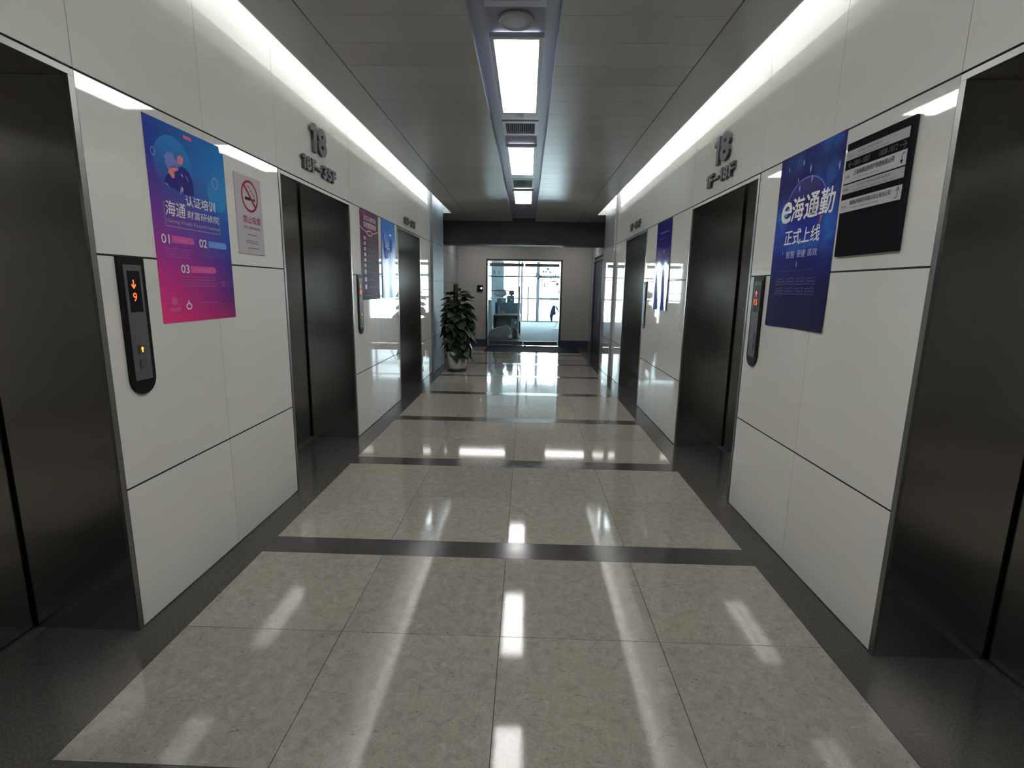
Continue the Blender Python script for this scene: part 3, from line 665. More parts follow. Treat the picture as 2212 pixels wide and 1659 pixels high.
for az, z, pt in ((3.0, 1.45, -.55), (.3, 1.48, -.5), (1.6, 1.5, -.8), (4.4, 1.46, -.3), (5.6, 1.42, -.1)):
    o = shared('leaf', LM[1], pl, (PX + .06 * cos(az), PY + .06 * sin(az), z)); o.rotation_mode = 'QUATERNION'
    o.rotation_quaternion = Quaternion((0, 0, 1), az) @ Quaternion((0, 1, 0), pt)

# ------------------------------------------------------------------ call panels
def arrow(bm, f, cu, cv, h, up, d, thin=.16):
    s = 1 if up else -1; w_ = h * .62
    pts = [(-thin / 2 * h, -.5 * h), (thin / 2 * h, -.5 * h), (thin / 2 * h, .18 * h), (w_ / 2, -.05 * h), (w_ / 2, .13 * h), (0, .5 * h), (-w_ / 2, .13 * h), (-w_ / 2, -.05 * h), (-thin / 2 * h, .18 * h)]
    flat(bm, [(cu + x, cv + s * y) for x, y in pts], d, f)
def call_panel(f, uc, label, up, floor_no, hall, lit=True):
    e = empty('elevator_call_panel', f(uc, 1.4, 0), label, 'call panel', 'black lift call panels beside the lift entrances')
    w_ = .078; bot = 1.09; bm = B()
    pts = [(uc - w_, 1.707), (uc - w_, bot + w_)] + [(uc - w_ * cos(pi * k / 14), bot + w_ - w_ * sin(pi * k / 14)) for k in range(1, 14)] + [(uc + w_, bot + w_), (uc + w_, 1.707)]
    prism(bm, pts, .0005, .012, f); obj('backplate', bm, BLACK, e)
    bm = B(); prism(bm, rect(uc - .052, uc + .052, 1.158, 1.674), .012, .016, f); fp = obj('faceplate', bm, PLATE, e)
    bm = B(); prism(bm, rect(uc - .037, uc + .037, 1.466, 1.648), .016, .0172, f); ds = obj('display', bm, SCREEN, e)
    if lit:
        bm = B(); arrow(bm, f, uc - .006, 1.589, .040, up, .0178, .14); obj('arrow_light', bm, LED, ds)
        bm = B(); text(bm, floor_no, f, uc - .005 - .011 * len(floor_no), uc - .005 + .011 * len(floor_no), 1.514, 1.552, .0178); obj('digit_light', bm, LED, ds)
    for z, on_ in ((1.298, hall), (1.232, False)):
        bm = B(); prism(bm, rect(uc - .02, uc + .02, z - .021, z + .021), .016, .020, f); b_ = obj('button', bm, BUTTON, e)
        bm = B(); arrow(bm, f, uc, z, .026, z > 1.26, .0204, .3)
        obj('button_arrow', bm, LEDHOT if on_ else mat('button_mark', (.09, .09, .09), .5), b_)
call_panel(FL, 2.286, 'black lift call panel showing a red 9, left of the pink and blue poster', False, '9', True)
call_panel(FL, 5.46, 'black lift call panel with red display left of the maroon poster on the left wall', True, '15', True)
call_panel(FR, -3.61, 'black lift call panel with red digits, left of the large navy poster', True, '15', False)
call_panel(FR, -7.03, 'black lift call panel left of the wrinkled navy poster far along the right wall', True, '', False, lit=False)

# ------------------------------------------------------------------ raised numerals over the lifts
def numerals(f, label, parts, loc):
    e = empty('floor_number_sign', loc, label, 'sign', 'raised dark numerals above the lifts')
    for (s, u0, u1, v0, v1) in parts:
        wts = [{'1': .40, '\u2014': .80, 'F': .62}.get(c, .68) for c in s]; sp_ = .10
        tot = sum(wts) + sp_ * (len(s) - 1); k_ = (u1 - u0) / tot; h_ = v1 - v0; a = u0
        for chx, wt in zip(s, wts):
            b = a + wt * k_; bm = B()
            if chx == '\u2014': prism(bm, rect(a, b, v0 + h_ * .38, v0 + h_ * .56), .004, .026, f)
            elif chx == '1': prism(bm, [(b - (b - a) * .52, v0), (b, v0), (b, v1), (b - (b - a) * .45, v1), (b - (b - a) * .6, v1 - h_ * .10), (a, v1 - h_ * .17), (a, v1 - h_ * .32), (b - (b - a) * .52, v1 - h_ * .30)], .004, .026, f)
            else: text(bm, chx, f, a, b, v0, v1, .004, bold=.045, thick=.022)
            obj('numeral' if chx.isdigit() else 'letter' if chx == 'F' else 'dash', bm, SIGN, e)
            a = b + sp_ * k_
numerals(FL, 'dark raised 18 over 18F-35F above the second lift on the left wall', [('18', 4.335, 4.66, 2.665, 2.885), ('18F\u201435F', 4.15, 4.855, 2.495, 2.600)], FL(4.5, 2.6, 0))
numerals(FR, 'dark raised 18 over 1F-18F above the second lift on the right wall', [('18', -4.69, -4.355, 2.640, 2.862), ('1F\u201418F', -4.845, -4.225, 2.490, 2.592)], FR(-4.5, 2.6, 0))
numerals(FL, 'small dark raised 18F-35F above the farthest lift on the left wall', [('18F\u201435F', 7.51, 8.235, 2.475, 2.578)], FL(7.85, 2.5, 0))
numerals(FR, 'small dark raised 1F-18F above the farthest lift on the right wall', [('1F\u201418F', -8.27, -7.56, 2.485, 2.588)], FR(-7.9, 2.5, 0))

# ------------------------------------------------------------------ posters
def gradient(name, left, right, rough=.5, spec=.02):
    m = mat(name, (.2, .2, .4), rough, spec=spec); q = N(m); tc = q.n('ShaderNodeTexCoord'); sx = q.n('ShaderNodeSeparateXYZ'); q.l(tc.outputs['Generated'], sx.inputs[0])
    a = q.ramp(sx.outputs[2], [(p, ink(c)) for p, c in left]); b = q.ramp(sx.outputs[2], [(p, ink(c)) for p, c in right])
    q.l(q.mix(sx.outputs[1], a, b), q.b.inputs['Base Color']); return m, q, sx
def shape(name, f, polys, d, m, parent):
    bm = B()
    for p in polys: flat(bm, p, d, f)
    return obj(name, bm, m, parent)
WH = mat('print_white', (.84, .84, .86), .5, spec=.05); WH2 = mat('print_offwhite', (.50, .44, .55), .5, spec=.05)
# 1. pink and blue training poster; pu / pv place print by fractions of the sheet (v from the top)
def placer(u0, u1, v0, v1): return (lambda a: u0 + a * (u1 - u0)), (lambda b: v1 - b * (v1 - v0))
u0, u1, v0, v1 = 2.468, 3.100, 1.400, 2.362
Wd, Ht = u1 - u0, v1 - v0
pu, pv = placer(u0, u1, v0, v1)
G1, _, _ = gradient('poster_pink_blue', [(0, (210, 55, 112)), (.25, (178, 48, 125)), (.45, (130, 56, 140)), (.66, (84, 54, 132)), (.85, (42, 56, 132)), (1, (40, 62, 136))],
                    [(0, (128, 36, 92)), (.12, (76, 40, 112)), (.33, (44, 52, 132)), (.55, (36, 82, 155)), (.8, (40, 118, 176)), (1, (38, 106, 168))])
e = empty('poster', FL((u0 + u1) / 2, v0, 0), 'pink, purple and blue training poster on the left wall beside the no smoking sign', 'poster')
sheet('paper', FL, u0, u1, v0, v1, .0005, G1, e)
dd = .0022
GB, _, _ = gradient('poster_circle_blue', [(0, (80, 58, 138)), (.5, (52, 84, 155)), (1, (46, 108, 170))], [(0, (40, 88, 158)), (1, (42, 118, 176))])
shape('print_circle', FL, [disc(pu(.297), pv(.204), Wd * .228, 44)], dd, GB, e)
shape('print_circle', FL, [[(min(x, u1 - .002), y) for x, y in disc(pu(.86), pv(.285), Wd * .145, 30)]], dd + .0002, smat('poster_mid_blue', (44, 118, 176), .3), e)
bm = B()
for (a, b, r, k) in ((.075, .162, .026, 1.2), (.835, .220, .045, 1.2), (.836, .795, .018, 1.2)): ringmesh(bm, pu(a), pv(b), Wd * r * .74, Wd * r, dd + .0004, FL, 20, k)
obj('print_ring', bm, smat('poster_ring', (118, 132, 195), .3), e)
Hh = lambda *ps: [[(pu(a), pv(b)) for a, b in p] for p in ps]
shape('print_hair', FL, Hh([(0.225, 0.142), (0.262, 0.137), (0.302, 0.138), (0.317, 0.158), (0.342, 0.172), (0.358, 0.189), (0.334, 0.204), (0.308, 0.197), (0.276, 0.204), (0.25, 0.216), (0.227, 0.228), (0.218, 0.213), (0.195, 0.199), (0.206, 0.181), (0.192, 0.169)]), dd + .0008, smat('fig_lilac', (108, 116, 182), .4), e)
shape('print_head', FL, Hh([(0.348, 0.145), (0.385, 0.135), (0.419, 0.142), (0.418, 0.163), (0.396, 0.181), (0.366, 0.187), (0.345, 0.174)]), dd + .0009, smat('fig_coral', (190, 112, 122), .4), e)
shape('print_body', FL, Hh([(0.176, 0.277), (0.223, 0.244), (0.259, 0.261), (0.293, 0.26), (0.306, 0.234), (0.346, 0.214), (0.379, 0.191), (0.436, 0.193), (0.483, 0.21), (0.508, 0.234), (0.524, 0.277), (0.517, 0.324), (0.455, 0.334), (0.405, 0.327), (0.347, 0.328), (0.281, 0.312), (0.228, 0.31), (0.166, 0.295)]), dd + .0010, smat('fig_navy', (40, 40, 108), .4), e)
shape('print_face', FL, Hh([(0.235, 0.223), (0.278, 0.21), (0.334, 0.204), (0.346, 0.214), (0.302, 0.225), (0.286, 0.234), (0.297, 0.244), (0.286, 0.263), (0.259, 0.261), (0.243, 0.246), (0.224, 0.243)]), dd + .0012, smat('fig_skin', (208, 120, 116), .4), e)
shape('print_hand', FL, Hh([(0.366, 0.29), (0.386, 0.3), (0.379, 0.33), (0.368, 0.314), (0.346, 0.334), (0.339, 0.332)], [(0.37, 0.231), (0.388, 0.227), (0.399, 0.242), (0.385, 0.241)], [(0.427, 0.229), (0.447, 0.239), (0.464, 0.26), (0.451, 0.253)], [(0.166, 0.295), (0.198, 0.297), (0.227, 0.313), (0.215, 0.309)]), dd + .0014, smat('fig_pink', (168, 140, 185), .4), e)
shape('print_tag', FL, Hh([(.45, .022), (.545, .022), (.553, .03), (.545, .040), (.45, .040), (.442, .03)]), dd + .0006, smat('fig_red', (196, 92, 108), .4), e)
fineprint('fine_print', FL, pu(.06), pu(.34), pv(.038), pv(.020), 1, dd + .0006, smat('poster_faint', (66, 84, 150), .4), e)
lettering('lettering', '\u8ba4\u8bc1\u57f9\u8bad', FL, pu(.400), pu(.800), pv(.386), pv(.330), dd + .0016, WH, e, bold=.022)
lettering('lettering', '\u6d77\u901a', FL, pu(.143), pu(.378), pv(.455), pv(.380), dd + .0016, WH, e, bold=.012, slant=.008)
lettering('lettering', '\u8d22\u5bcc\u7814\u4fee\u9662', FL, pu(.402), pu(.838), pv(.450), pv(.408), dd + .0016, WH, e, bold=.004, slant=.006)
lettering('lettering', 'Haitong Wealth Research Institute', FL, pu(.146), pu(.844), pv(.494), pv(.470), dd + .0016, WH2, e)
bm = B()
for r in (rect(pu(.135), pu(.850), pv(.509), pv(.506)), rect(pu(.130), pu(.133), pv(.507), pv(.39)), rect(pu(.13), pu(.40), pv(.392), pv(.390)), rect(pu(.849), pu(.852), pv(.507), pv(.395))): flat(bm, r, dd + .0016, FL)
obj('print_frame', bm, WH2, e)
def pill(a, b, c, h):
    ph = h * Ht / 2; pr_ = ph * .9
    return [(pu(a), pv(c) - ph), (pu(b) - pr_, pv(c) - ph)] + [(pu(b) - pr_ + pr_ * sin(t), pv(c) - ph * cos(t)) for t in (pi * .25, pi * .5, pi * .75)] + [(pu(b) - pr_, pv(c) + ph), (pu(a), pv(c) + ph)]
for a, b, c, col in ((.185, .465, .571, (186, 84, 152)), (.66, .935, .573, (96, 138, 205)), (.385, .735, .720, (188, 80, 142))):
    shape('print_pill', FL, [pill(a, b, c, .036)], dd + .0008, smat('pill%d' % col[0], col, .4), e)
    fineprint('fine_print', FL, pu(a + .03), pu(b - .08), pv(c + .010), pv(c - .010), 1, dd + .0011, smat('pill_print%d' % col[0], tuple(min(255, v + 22) for v in col), .4), e)
for s_, a, b, c, d_ in (('01', .068, .158, .596, .551), ('02', .530, .634, .595, .552), ('03', .263, .365, .741, .698)):
    lettering('lettering', s_, FL, pu(a), pu(b), pv(c), pv(d_), dd + .0016, WH, e, bold=.03)
for a, b, c, d_, col in ((.09, .455, .612, .668, (172, 96, 165)), (.53, .93, .610, .650, (96, 88, 165)), (.27, .728, .752, .815, (186, 92, 160))):
    fineprint('fine_print', FL, pu(a), pu(b), pv(d_), pv(c), 4, dd + .0012, smat('fp%d' % col[0], col, .4), e)
bm = B(); ringmesh(bm, pu(.144), pv(.888), .018, .021, dd + .0014, FL, 20, 1.0)
for k in (-1, 0, 1): flat(bm, rect(pu(.144) - .012, pu(.144) + .012, pv(.888) + k * .009 - .002, pv(.888) + k * .009 + .002), dd + .0014, FL)
for k in (-1, 1): flat(bm, rect(pu(.144) + k * .008 - .0015, pu(.144) + k * .008 + .0015, pv(.888) - .011, pv(.888) + .011), dd + .0014, FL)
text(bm, '\u6d77\u901a\u8bc1\u5238', FL, pu(.078), pu(.209), pv(.940), pv(.920), dd + .0014)
obj('print_emblem', bm, smat('emblem_pink', (205, 120, 165), .4), e)
bm = B(); ringmesh(bm, pu(.319), pv(.918), .015, .024, dd + .0014, FL, 20, .75)
flat(bm, [(pu(.319) - .007, pv(.905)), (pu(.319) + .008, pv(.905)), (pu(.319) + .004, pv(.893)), (pu(.319) - .001, pv(.880)), (pu(.319) - .005, pv(.892))], dd + .0016, FL)
obj('print_flame', bm, WH, e)
fineprint('fine_print', FL, pu(.433), pu(.769), pv(.908), pv(.894), 1, dd + .0012, MATS['fp186'], e)
# strips of clear tape
TAPE = mat('tape_gloss', (.55, .56, .58), .08)
shape('tape', FL, [[(pu(.93), pv(.0)), (pu(1.02), pv(-.012)), (pu(1.02), pv(.03)), (pu(.94), pv(.035))]], dd + .0018, TAPE, e)

# 2. no smoking sign
u0, u1, v0, v1 = 3.192, 3.500, 1.787, 2.262; pu, pv = placer(u0, u1, v0, v1)
e = empty('no_smoking_sign', FL((u0 + u1) / 2, v0, 0), 'silver grey no smoking plate with a red circle right of the pink poster', 'sign')
bm = B(); prism(bm, rect(u0, u1, v0, v1), .0005, .006, FL); obj('plate', bm, mat('sign_silver', (.50, .47, .51), .12, spec=.35), e)
RED = smat('sign_red', (132, 34, 52), .4); SBL = smat('sign_black', (38, 30, 36), .4)
bm = B(); ringmesh(bm, pu(.53), pv(.252), .084, .099, .0066, FL, 40, .98)
c_ = (pu(.53), pv(.252)); d_ = Vector((.066, -.066)); nrm = Vector((.0065, .0065))
flat(bm, [(c_[0] - d_.x - nrm.x, c_[1] - d_.y - nrm.y), (c_[0] + d_.x - nrm.x, c_[1] + d_.y - nrm.y), (c_[0] + d_.x + nrm.x, c_[1] + d_.y + nrm.y), (c_[0] - d_.x + nrm.x, c_[1] - d_.y + nrm.y)], .0068, FL)
obj('print_circle', bm, RED, e)
bm = B(); flat(bm, rect(pu(.34), pu(.62), pv(.305), pv(.268)), .0063, FL); flat(bm, rect(pu(.635), pu(.665), pv(.305), pv(.268)), .0063, FL); flat(bm, rect(pu(.68), pu(.73), pv(.305), pv(.268)), .0063, FL)
def stroke(bm, pts, w_, d, f):
    for (a, b), (a2, b2) in zip(pts, pts[1:]):
        t_ = Vector((a2 - a, b2 - b)).normalized(); n_ = Vector((-t_.y, t_.x)) * w_ / 2; t_ = t_ * w_ * .4
        flat(bm, [(a - n_.x - t_.x, b - n_.y - t_.y), (a2 - n_.x + t_.x, b2 - n_.y + t_.y), (a2 + n_.x + t_.x, b2 + n_.y + t_.y), (a + n_.x - t_.x, b + n_.y - t_.y)], d, f)
stroke(bm, [(pu(.70), pv(.255)), (pu(.70), pv(.225)), (pu(.64), pv(.215)), (pu(.63), pv(.185)), (pu(.56), pv(.175)), (pu(.55), pv(.14)), (pu(.49), pv(.13)), (pu(.49), pv(.105))], .0045, .0063, FL)
obj('print_cigarette', bm, SBL, e)
lettering('lettering', '\u7981\u6b62\u5438\u70df', FL, pu(.218), pu(.885), pv(.603), pv(.508), .0066, RED, e, bold=.012)
lettering('lettering', 'NO SMOKING', FL, pu(.222), pu(.875), pv(.675), pv(.642), .0066, smat('sign_dim_red', (98, 66, 80), .4), e, bold=.005)
fineprint('fine_print', FL, pu(.338), pu(.769), pv(.765), pv(.735), 1, .0066, SBL, e, glyph=.012)
fineprint('fine_print', FL, pu(.288), pu(.816), pv(.868), pv(.818), 2, .0066, SBL, e, glyph=.010)
fineprint('fine_print', FL, pu(.321), pu(.776), pv(.936), pv(.912), 1, .0066, SBL, e, glyph=.008, ragged=0)

# 3. maroon poster
u0, u1, v0, v1 = 5.553, 6.232, 1.447, 2.405; pu, pv = placer(u0, u1, v0, v1); Wd, Ht = u1 - u0, v1 - v0
e = empty('poster', FL((u0 + u1) / 2, v0, 0), 'dark maroon 2022 poster with a column of pale icons on the left wall', 'poster')
GM, _, _ = gradient('poster_maroon', [(0, (56, 44, 62)), (.4, (52, 36, 46)), (1, (84, 44, 60))], [(0, (62, 54, 76)), (.4, (56, 40, 52)), (1, (70, 42, 54))])
sheet('paper', FL, u0, u1, v0, v1, .0005, GM, e)
MPK = smat('maroon_print', (196, 172, 184), .4); MPD = smat('maroon_faint', (104, 88, 102), .4); MPR = smat('maroon_rose', (150, 84, 100), .4)
fineprint('fine_print', FL, pu(.03), pu(.36), pv(.045), pv(.012), 1, .0025, MPR, e, glyph=.02)
lettering('lettering', '2022', FL, pu(.185), pu(.47), pv(.106), pv(.056), .0025, MPK, e, bold=.02)
lettering('lettering', '\u6295\u8d44\u751f\u6daf', FL, pu(.50), pu(.845), pv(.108), pv(.056), .0025, MPK, e, bold=.025)
lettering('lettering', '\u98ce\u9669\u7ba1\u7406\u57f9\u8bad', FL, pu(.178), pu(.846), pv(.192), pv(.126), .0025, MPK, e, bold=.03)
bm = B()
cc = (pu(.48), pv(.02)); aa = [(-.48 + .96 * k / 24) for k in range(25)]
arcp = [(pu(.48 + x), pv(.243 - .05 * (x / .48) ** 2)) for x in aa]
stroke(bm, arcp[:9], .009, .0025, FL); stroke(bm, arcp[16:], .009, .0025, FL)
ho = [(.33, .243), (.40, .217), (.57, .217), (.635, .243), (.57, .268), (.40, .268), (.33, .243)]
stroke(bm, [(pu(a), pv(b)) for a, b in ho], .011, .0026, FL)
obj('print_arc', bm, MPK, e)
fineprint('fine_print', FL, pu(.41), pu(.56), pv(.253), pv(.232), 1, .0027, MPR, e, glyph=.03, ragged=0)
ib = [.306, .367, .428, .489, .551, .612, .683, .768, .852]
for i, b in enumerate(ib):
    bm = B(); h_ = .017 if i < 6 else .024
    c_ = (pu(.215), pv(b)); wv = .03
    pts = [(c_[0] - wv, c_[1] - h_ * .7), (c_[0] - wv * .6, c_[1] - h_ ), (c_[0] + wv * .6, c_[1] - h_), (c_[0] + wv, c_[1] - h_ * .7), (c_[0] + wv, c_[1] + h_ * .7), (c_[0] + wv * .6, c_[1] + h_), (c_[0] - wv * .6, c_[1] + h_), (c_[0] - wv, c_[1] + h_ * .7)]
    flat(bm, pts, .0025, FL); obj('print_icon', bm, MPK, e)
    bm = B(); flat(bm, rect(c_[0] - .012, c_[0] + .012, c_[1] - h_ * .45, c_[1] - h_ * .1), .0028, FL); flat(bm, rect(c_[0] - .012, c_[0] + .012, c_[1] + h_ * .15, c_[1] + h_ * .5), .0028, FL); obj('print_icon_detail', bm, smat('maroon_mid', (126, 102, 114), .4), e)
    fineprint('fine_print', FL, pu(.34), pu(.34 + (.47, .25, .42, .24, .30, .27, .42, .32, .46)[i]), pv(b + .013), pv(b - .007), 1, .0025, MPD, e, glyph=.022, ragged=0)
fineprint('fine_print', FL, pu(.158), pu(.53), pv(.958), pv(.943), 1, .0025, MPD, e, glyph=.02)

# 4. glossy light blue poster, wrinkled, curling off the wall
u0, u1, v0, v1 = 6.345, 6.985, 1.452, 2.400; pu, pv = placer(u0, u1, v0, v1)
e = empty('poster', FL((u0 + u1) / 2, v0, 0), 'glossy bright blue poster with a pale reflection painted into its lower half right of the maroon poster', 'poster')
GBL, _, _ = gradient('poster_sky_blue', [(0, (150, 190, 214)), (.35, (140, 172, 205)), (.5, (92, 110, 176)), (.62, (44, 74, 158)), (1, (36, 96, 170))], [(0, (120, 165, 205)), (.3, (66, 90, 158)), (.55, (50, 84, 165)), (.75, (52, 120, 190)), (1, (44, 108, 180))], .3, .25)  # pale lower stops paint in the white reflection on the sheet
wv4 = lambda a, b: .004 + .006 * (1 - b) * sin(a * 11) * (1 - b) + .004 * (1 - b)
sheet('paper', FL, u0, u1, v0, v1, .0005, GBL, e, nu=24, nv=16, wave=wv4)
dz4 = .0145
for r_ in (disc(pu(.22), pv(.24), .06, 16), disc(pu(.25), pv(.32), .035, 14)): shape('print_disc', FL, [r_], dz4, smat('pale_blob', (96, 120, 190), .4), e)
for r_ in ([(pu(.62), pv(.22)), (pu(.78), pv(.23)), (pu(.72), pv(.36)), (pu(.60), pv(.42))], [(pu(.15), pv(.36)), (pu(.45), pv(.34)), (pu(.42), pv(.47)), (pu(.22), pv(.5))]): shape('print_shape', FL, [r_], dz4, smat('deep_blob', (44, 58, 140), .4), e)
for r_ in (rect(pu(.50), pu(.66), pv(.185), pv(.165)), rect(pu(.35), pu(.55), pv(.365), pv(.352))): shape('print_bar', FL, [r_], dz4 + .0005, WH, e)

# 5. big navy poster on the right wall
u0, u1, v0, v1 = -3.468, -2.799, 1.390, 2.412; pu, pv = placer(u0, u1, v0, v1); Wd, Ht = u1 - u0, v1 - v0
e = empty('poster', FR((u0 + u1) / 2, v0, 0), 'large navy space poster with big white characters beside the black directory board', 'poster')
NV = mat('poster_navy', (.02, .02, .08), .5, spec=.02); q = N(NV); tc = q.n('ShaderNodeTexCoord'); sx = q.n('ShaderNodeSeparateXYZ'); q.l(tc.outputs['Generated'], sx.inputs[0])
base = q.ramp(sx.outputs[2], [(0, ink((24, 22, 50))), (.25, ink((24, 20, 66))), (.42, ink((28, 28, 100))), (.56, ink((34, 44, 132))), (.7, ink((36, 32, 92))), (.85, ink((34, 30, 80))), (1, ink((32, 32, 82)))])
mpv = q.n('ShaderNodeMapping'); q.l(tc.outputs['Generated'], mpv.inputs[0]); mpv.inputs['Scale'].default_value = (.01, 1, 1.5)
nz = q.noise(mpv.outputs[0], 3.6, 5, .62, .9)
def spot(y, z, ry, rz, s_):
    a = q.math('DIVIDE', q.math('SUBTRACT', sx.outputs[1], 1 - y), ry); b = q.math('DIVIDE', q.math('SUBTRACT', sx.outputs[2], 1 - z), rz)
    r2 = q.math('ADD', q.math('MULTIPLY', a, a), q.math('MULTIPLY', b, b))
    return q.math('MULTIPLY', q.math('POWER', 2.718, q.math('MULTIPLY', r2, -1)), s_)
msk = None
for sp_ in ((.06, .36, .14, .10, 1.), (.5, .53, .3, .035, 1.2), (.90, .47, .12, .10, 1.), (.80, .17, .16, .09, .8), (.83, .01, .18, .06, .8), (.86, .30, .1, .08, .7), (.3, .06, .16, .05, .5)):
    v_ = spot(*sp_); msk = v_ if msk is None else q.math('ADD', msk, v_)
nm_ = q.ramp(nz, [(.35, (0, 0, 0)), (.72, (1, 1, 1))])
m3 = q.math('MULTIPLY', msk, q.math('MULTIPLY_ADD', q.math('MULTIPLY', nm_, 1), .9, .15))
q.l(q.mix(m3, base, ink((52, 110, 190))), q.b.inputs['Base Color'])
wv5 = lambda a, b: .0008 + .011 * max(0, .32 - b) * (1 + sin(a * 9)) * .8 + .012 * max(0, a - .9) * max(0, .12 - b) * 30
sheet('paper', FR, u0, u1, v0, v1, .0005, NV, e, nu=20, nv=24, wave=wv5)
dd = .0032
bm = B(); ringmesh(bm, pu(.50), pv(.305), Wd * .305, Wd * .318, dd, FR, 26, .72 * 1.0, pi * .12, pi * .92); obj('print_planet_rim', bm, smat('rim_blue', (92, 112, 205), .4), e)
shape('print_planet', FR, [disc(pu(.50), pv(.305), Wd * .304, 30, Wd * .304 * .72, pi * .02, pi * .98)], dd - .0004, smat('planet_dark', (28, 26, 92), .3), e)
bm = B()
for a, b, s_ in ((.405, .07, 1.), (.53, .118, 1.3), (.34, .155, .8), (.57, .175, 1.1), (.46, .262, .9), (.38, .205, 1.), (.16, .075, .8), (.95, .16, 1.2), (.20, .56, .6), (.47, .633, 1.)):
    flat(bm, [(pu(a) - .006 * s_, pv(b)), (pu(a), pv(b) - .02 * s_), (pu(a) + .006 * s_, pv(b)), (pu(a), pv(b) + .02 * s_)], dd, FR)
obj('print_sparks', bm, smat('spark', (150, 165, 225), .4), e)
bm = B(); text(bm, 'e', FR, pu(.095), pu(.275), pv(.384), pv(.265), dd + .0006, bold=.03, slant=.014); obj('lettering', bm, WH, e)
shape('print_drop', FR, [[(pu(.15), pv(.335)), (pu(.185), pv(.35)), (pu(.235), pv(.325)), (pu(.245), pv(.295)), (pu(.20), pv(.305))]], dd + .0009, smat('drop_teal', (90, 140, 160), .4), e)
WB = mat('print_bright', (.88, .88, .90), .5, spec=.05); KEY = smat('print_shadow', (20, 20, 60), .4)
for s_, a, b in (('\u6d77', .285, .485), ('\u901a', .505, .715), ('\u52e4', .735, .935)):
    lettering('lettering', s_, FR, pu(a), pu(b), pv(.384), pv(.254), dd + .0008, WB, e, bold=.03, slant=.010)
shape('print_badge', FR, [disc(pu(.655), pv(.330), Wd * .062, 22)], dd + .0011, smat('badge_dark', (46, 44, 92), .4), e)
bm = B(); ringmesh(bm, pu(.655), pv(.330), Wd * .062, Wd * .074, dd + .0012, FR, 22); flat(bm, [(pu(.62), pv(.345)), (pu(.655), pv(.31)), (pu(.69), pv(.34)), (pu(.66), pv(.352))], dd + .0013, FR); obj('print_badge_ring', bm, smat('badge_pale', (178, 168, 186), .4), e)
lettering('lettering', '\u6b63\u5f0f\u4e0a\u7ebf', FR, pu(.205), pu(.785), pv(.517), pv(.430), dd + .0008, WB, e, bold=.018, slant=.006)
for s_, a, b in (('\u667a\u6167', .268, .42), ('\u4fbf\u6377', .46, .60), ('\u9ad8\u6548', .635, .782)):
    lettering('lettering', s_, FR, pu(a), pu(b), pv(.594), pv(.552), dd + .0008, smat('print_dimwhite', (160, 164, 205), .4), e, bold=.006)
shape('print_streak', FR, [[(pu(.765), pv(.385)), (pu(.80), pv(.385)), (pu(.775), pv(.425)), (pu(.755), pv(.43))]], dd + .0005, smat('streak_red', (160, 90, 110), .4), e)
fineprint('fine_print', FR, pu(.17), pu(.80), pv(.674), pv(.658), 1, dd + .006, smat('navy_faint', (62, 62, 120), .4), e, glyph=.03, fill=.4)
NF = smat('navy_lines', (88, 88, 140), .4)
for r_, b0 in enumerate((.708, .764)):
    for c in range(4):
        a = .165 + c * .172 - r_ * .008; bm = B(); b1 = b0 + .038; a1 = a + .142
        stroke(bm, [(pu(a), pv(b1)), (pu(a1), pv(b1)), (pu(a1), pv(b0 + .006)), (pu(a1 - .03), pv(b0)), (pu(a1 - .06), pv(b0 + .006)), (pu(a + .01), pv(b0 + .006)), (pu(a), pv(b1))], .0028, dd + .0075, FR)
        o = obj('print_box', bm, NF, e)
        fineprint('fine_print', FR, pu(a + .02), pu(a1 - .015), pv(b1 - .008), pv(b0 + .012), 1, dd + .0076, NF, e, glyph=.016, ragged=0)

# 6. directory board
u0, u1, v0, v1 = -2.759, -2.302, 1.785, 2.326; pu, pv = placer(u0, u1, v0, v1)
e = empty('directory_board', FR((u0 + u1) / 2, v0, 0), 'black directory board with grey name strips and arrows on the right wall', 'directory sign')
bm = B(); prism(bm, rect(u0, u1, v0, v1), .0005, .016, FR); bmesh.ops.bevel(bm, geom=bm.edges[:], offset=.002, segments=1, affect='EDGES')
obj('board', bm, mat('board_black', (.014, .014, .018), .7, spec=.0), e)
STR = mat('strip_grey', (.40, .39, .42), .5, spec=.1); STRB = mat('strip_light', (.50, .49, .51), .5, spec=.1); SK = smat('strip_ink', (44, 44, 50), .5); SKF = smat('strip_ink_faint', (104, 102, 110), .5); DW = smat('board_grey_print', (88, 88, 94), .5)
for b0, b1, m_ in ((.069, .149, STR), (.233, .351, STRB), (.363, .443, STR), (.495, .607, STRB)):
    bm = B(); prism(bm, rect(pu(.012), pu(.948), pv(b1), pv(b0)), .016, .0175, FR); obj('name_strip', bm, m_, e)
dS = .0181
lettering('lettering', '1801-1807', FR, pu(.165), pu(.42), pv(.215), pv(.168), dS, DW, e, bold=.01)
lettering('lettering', '1808-1812', FR, pu(.56), pu(.815), pv(.215), pv(.168), dS, DW, e, bold=.01)
bm = B()
def harrow(bm, u, v, l, right, d):
    s_ = 1 if right else -1
    stroke(bm, [(u - s_ * l / 2, v), (u + s_ * l / 2, v)], .004, d, FR); stroke(bm, [(u + s_ * l * .1, v + l * .35), (u + s_ * l / 2, v), (u + s_ * l * .1, v - l * .35)], .004, d, FR)
harrow(bm, pu(.105), pv(.192), .038, False, dS); harrow(bm, pu(.885), pv(.192), .042, True, dS)
obj('print_arrows', bm, DW, e)
bm = B()
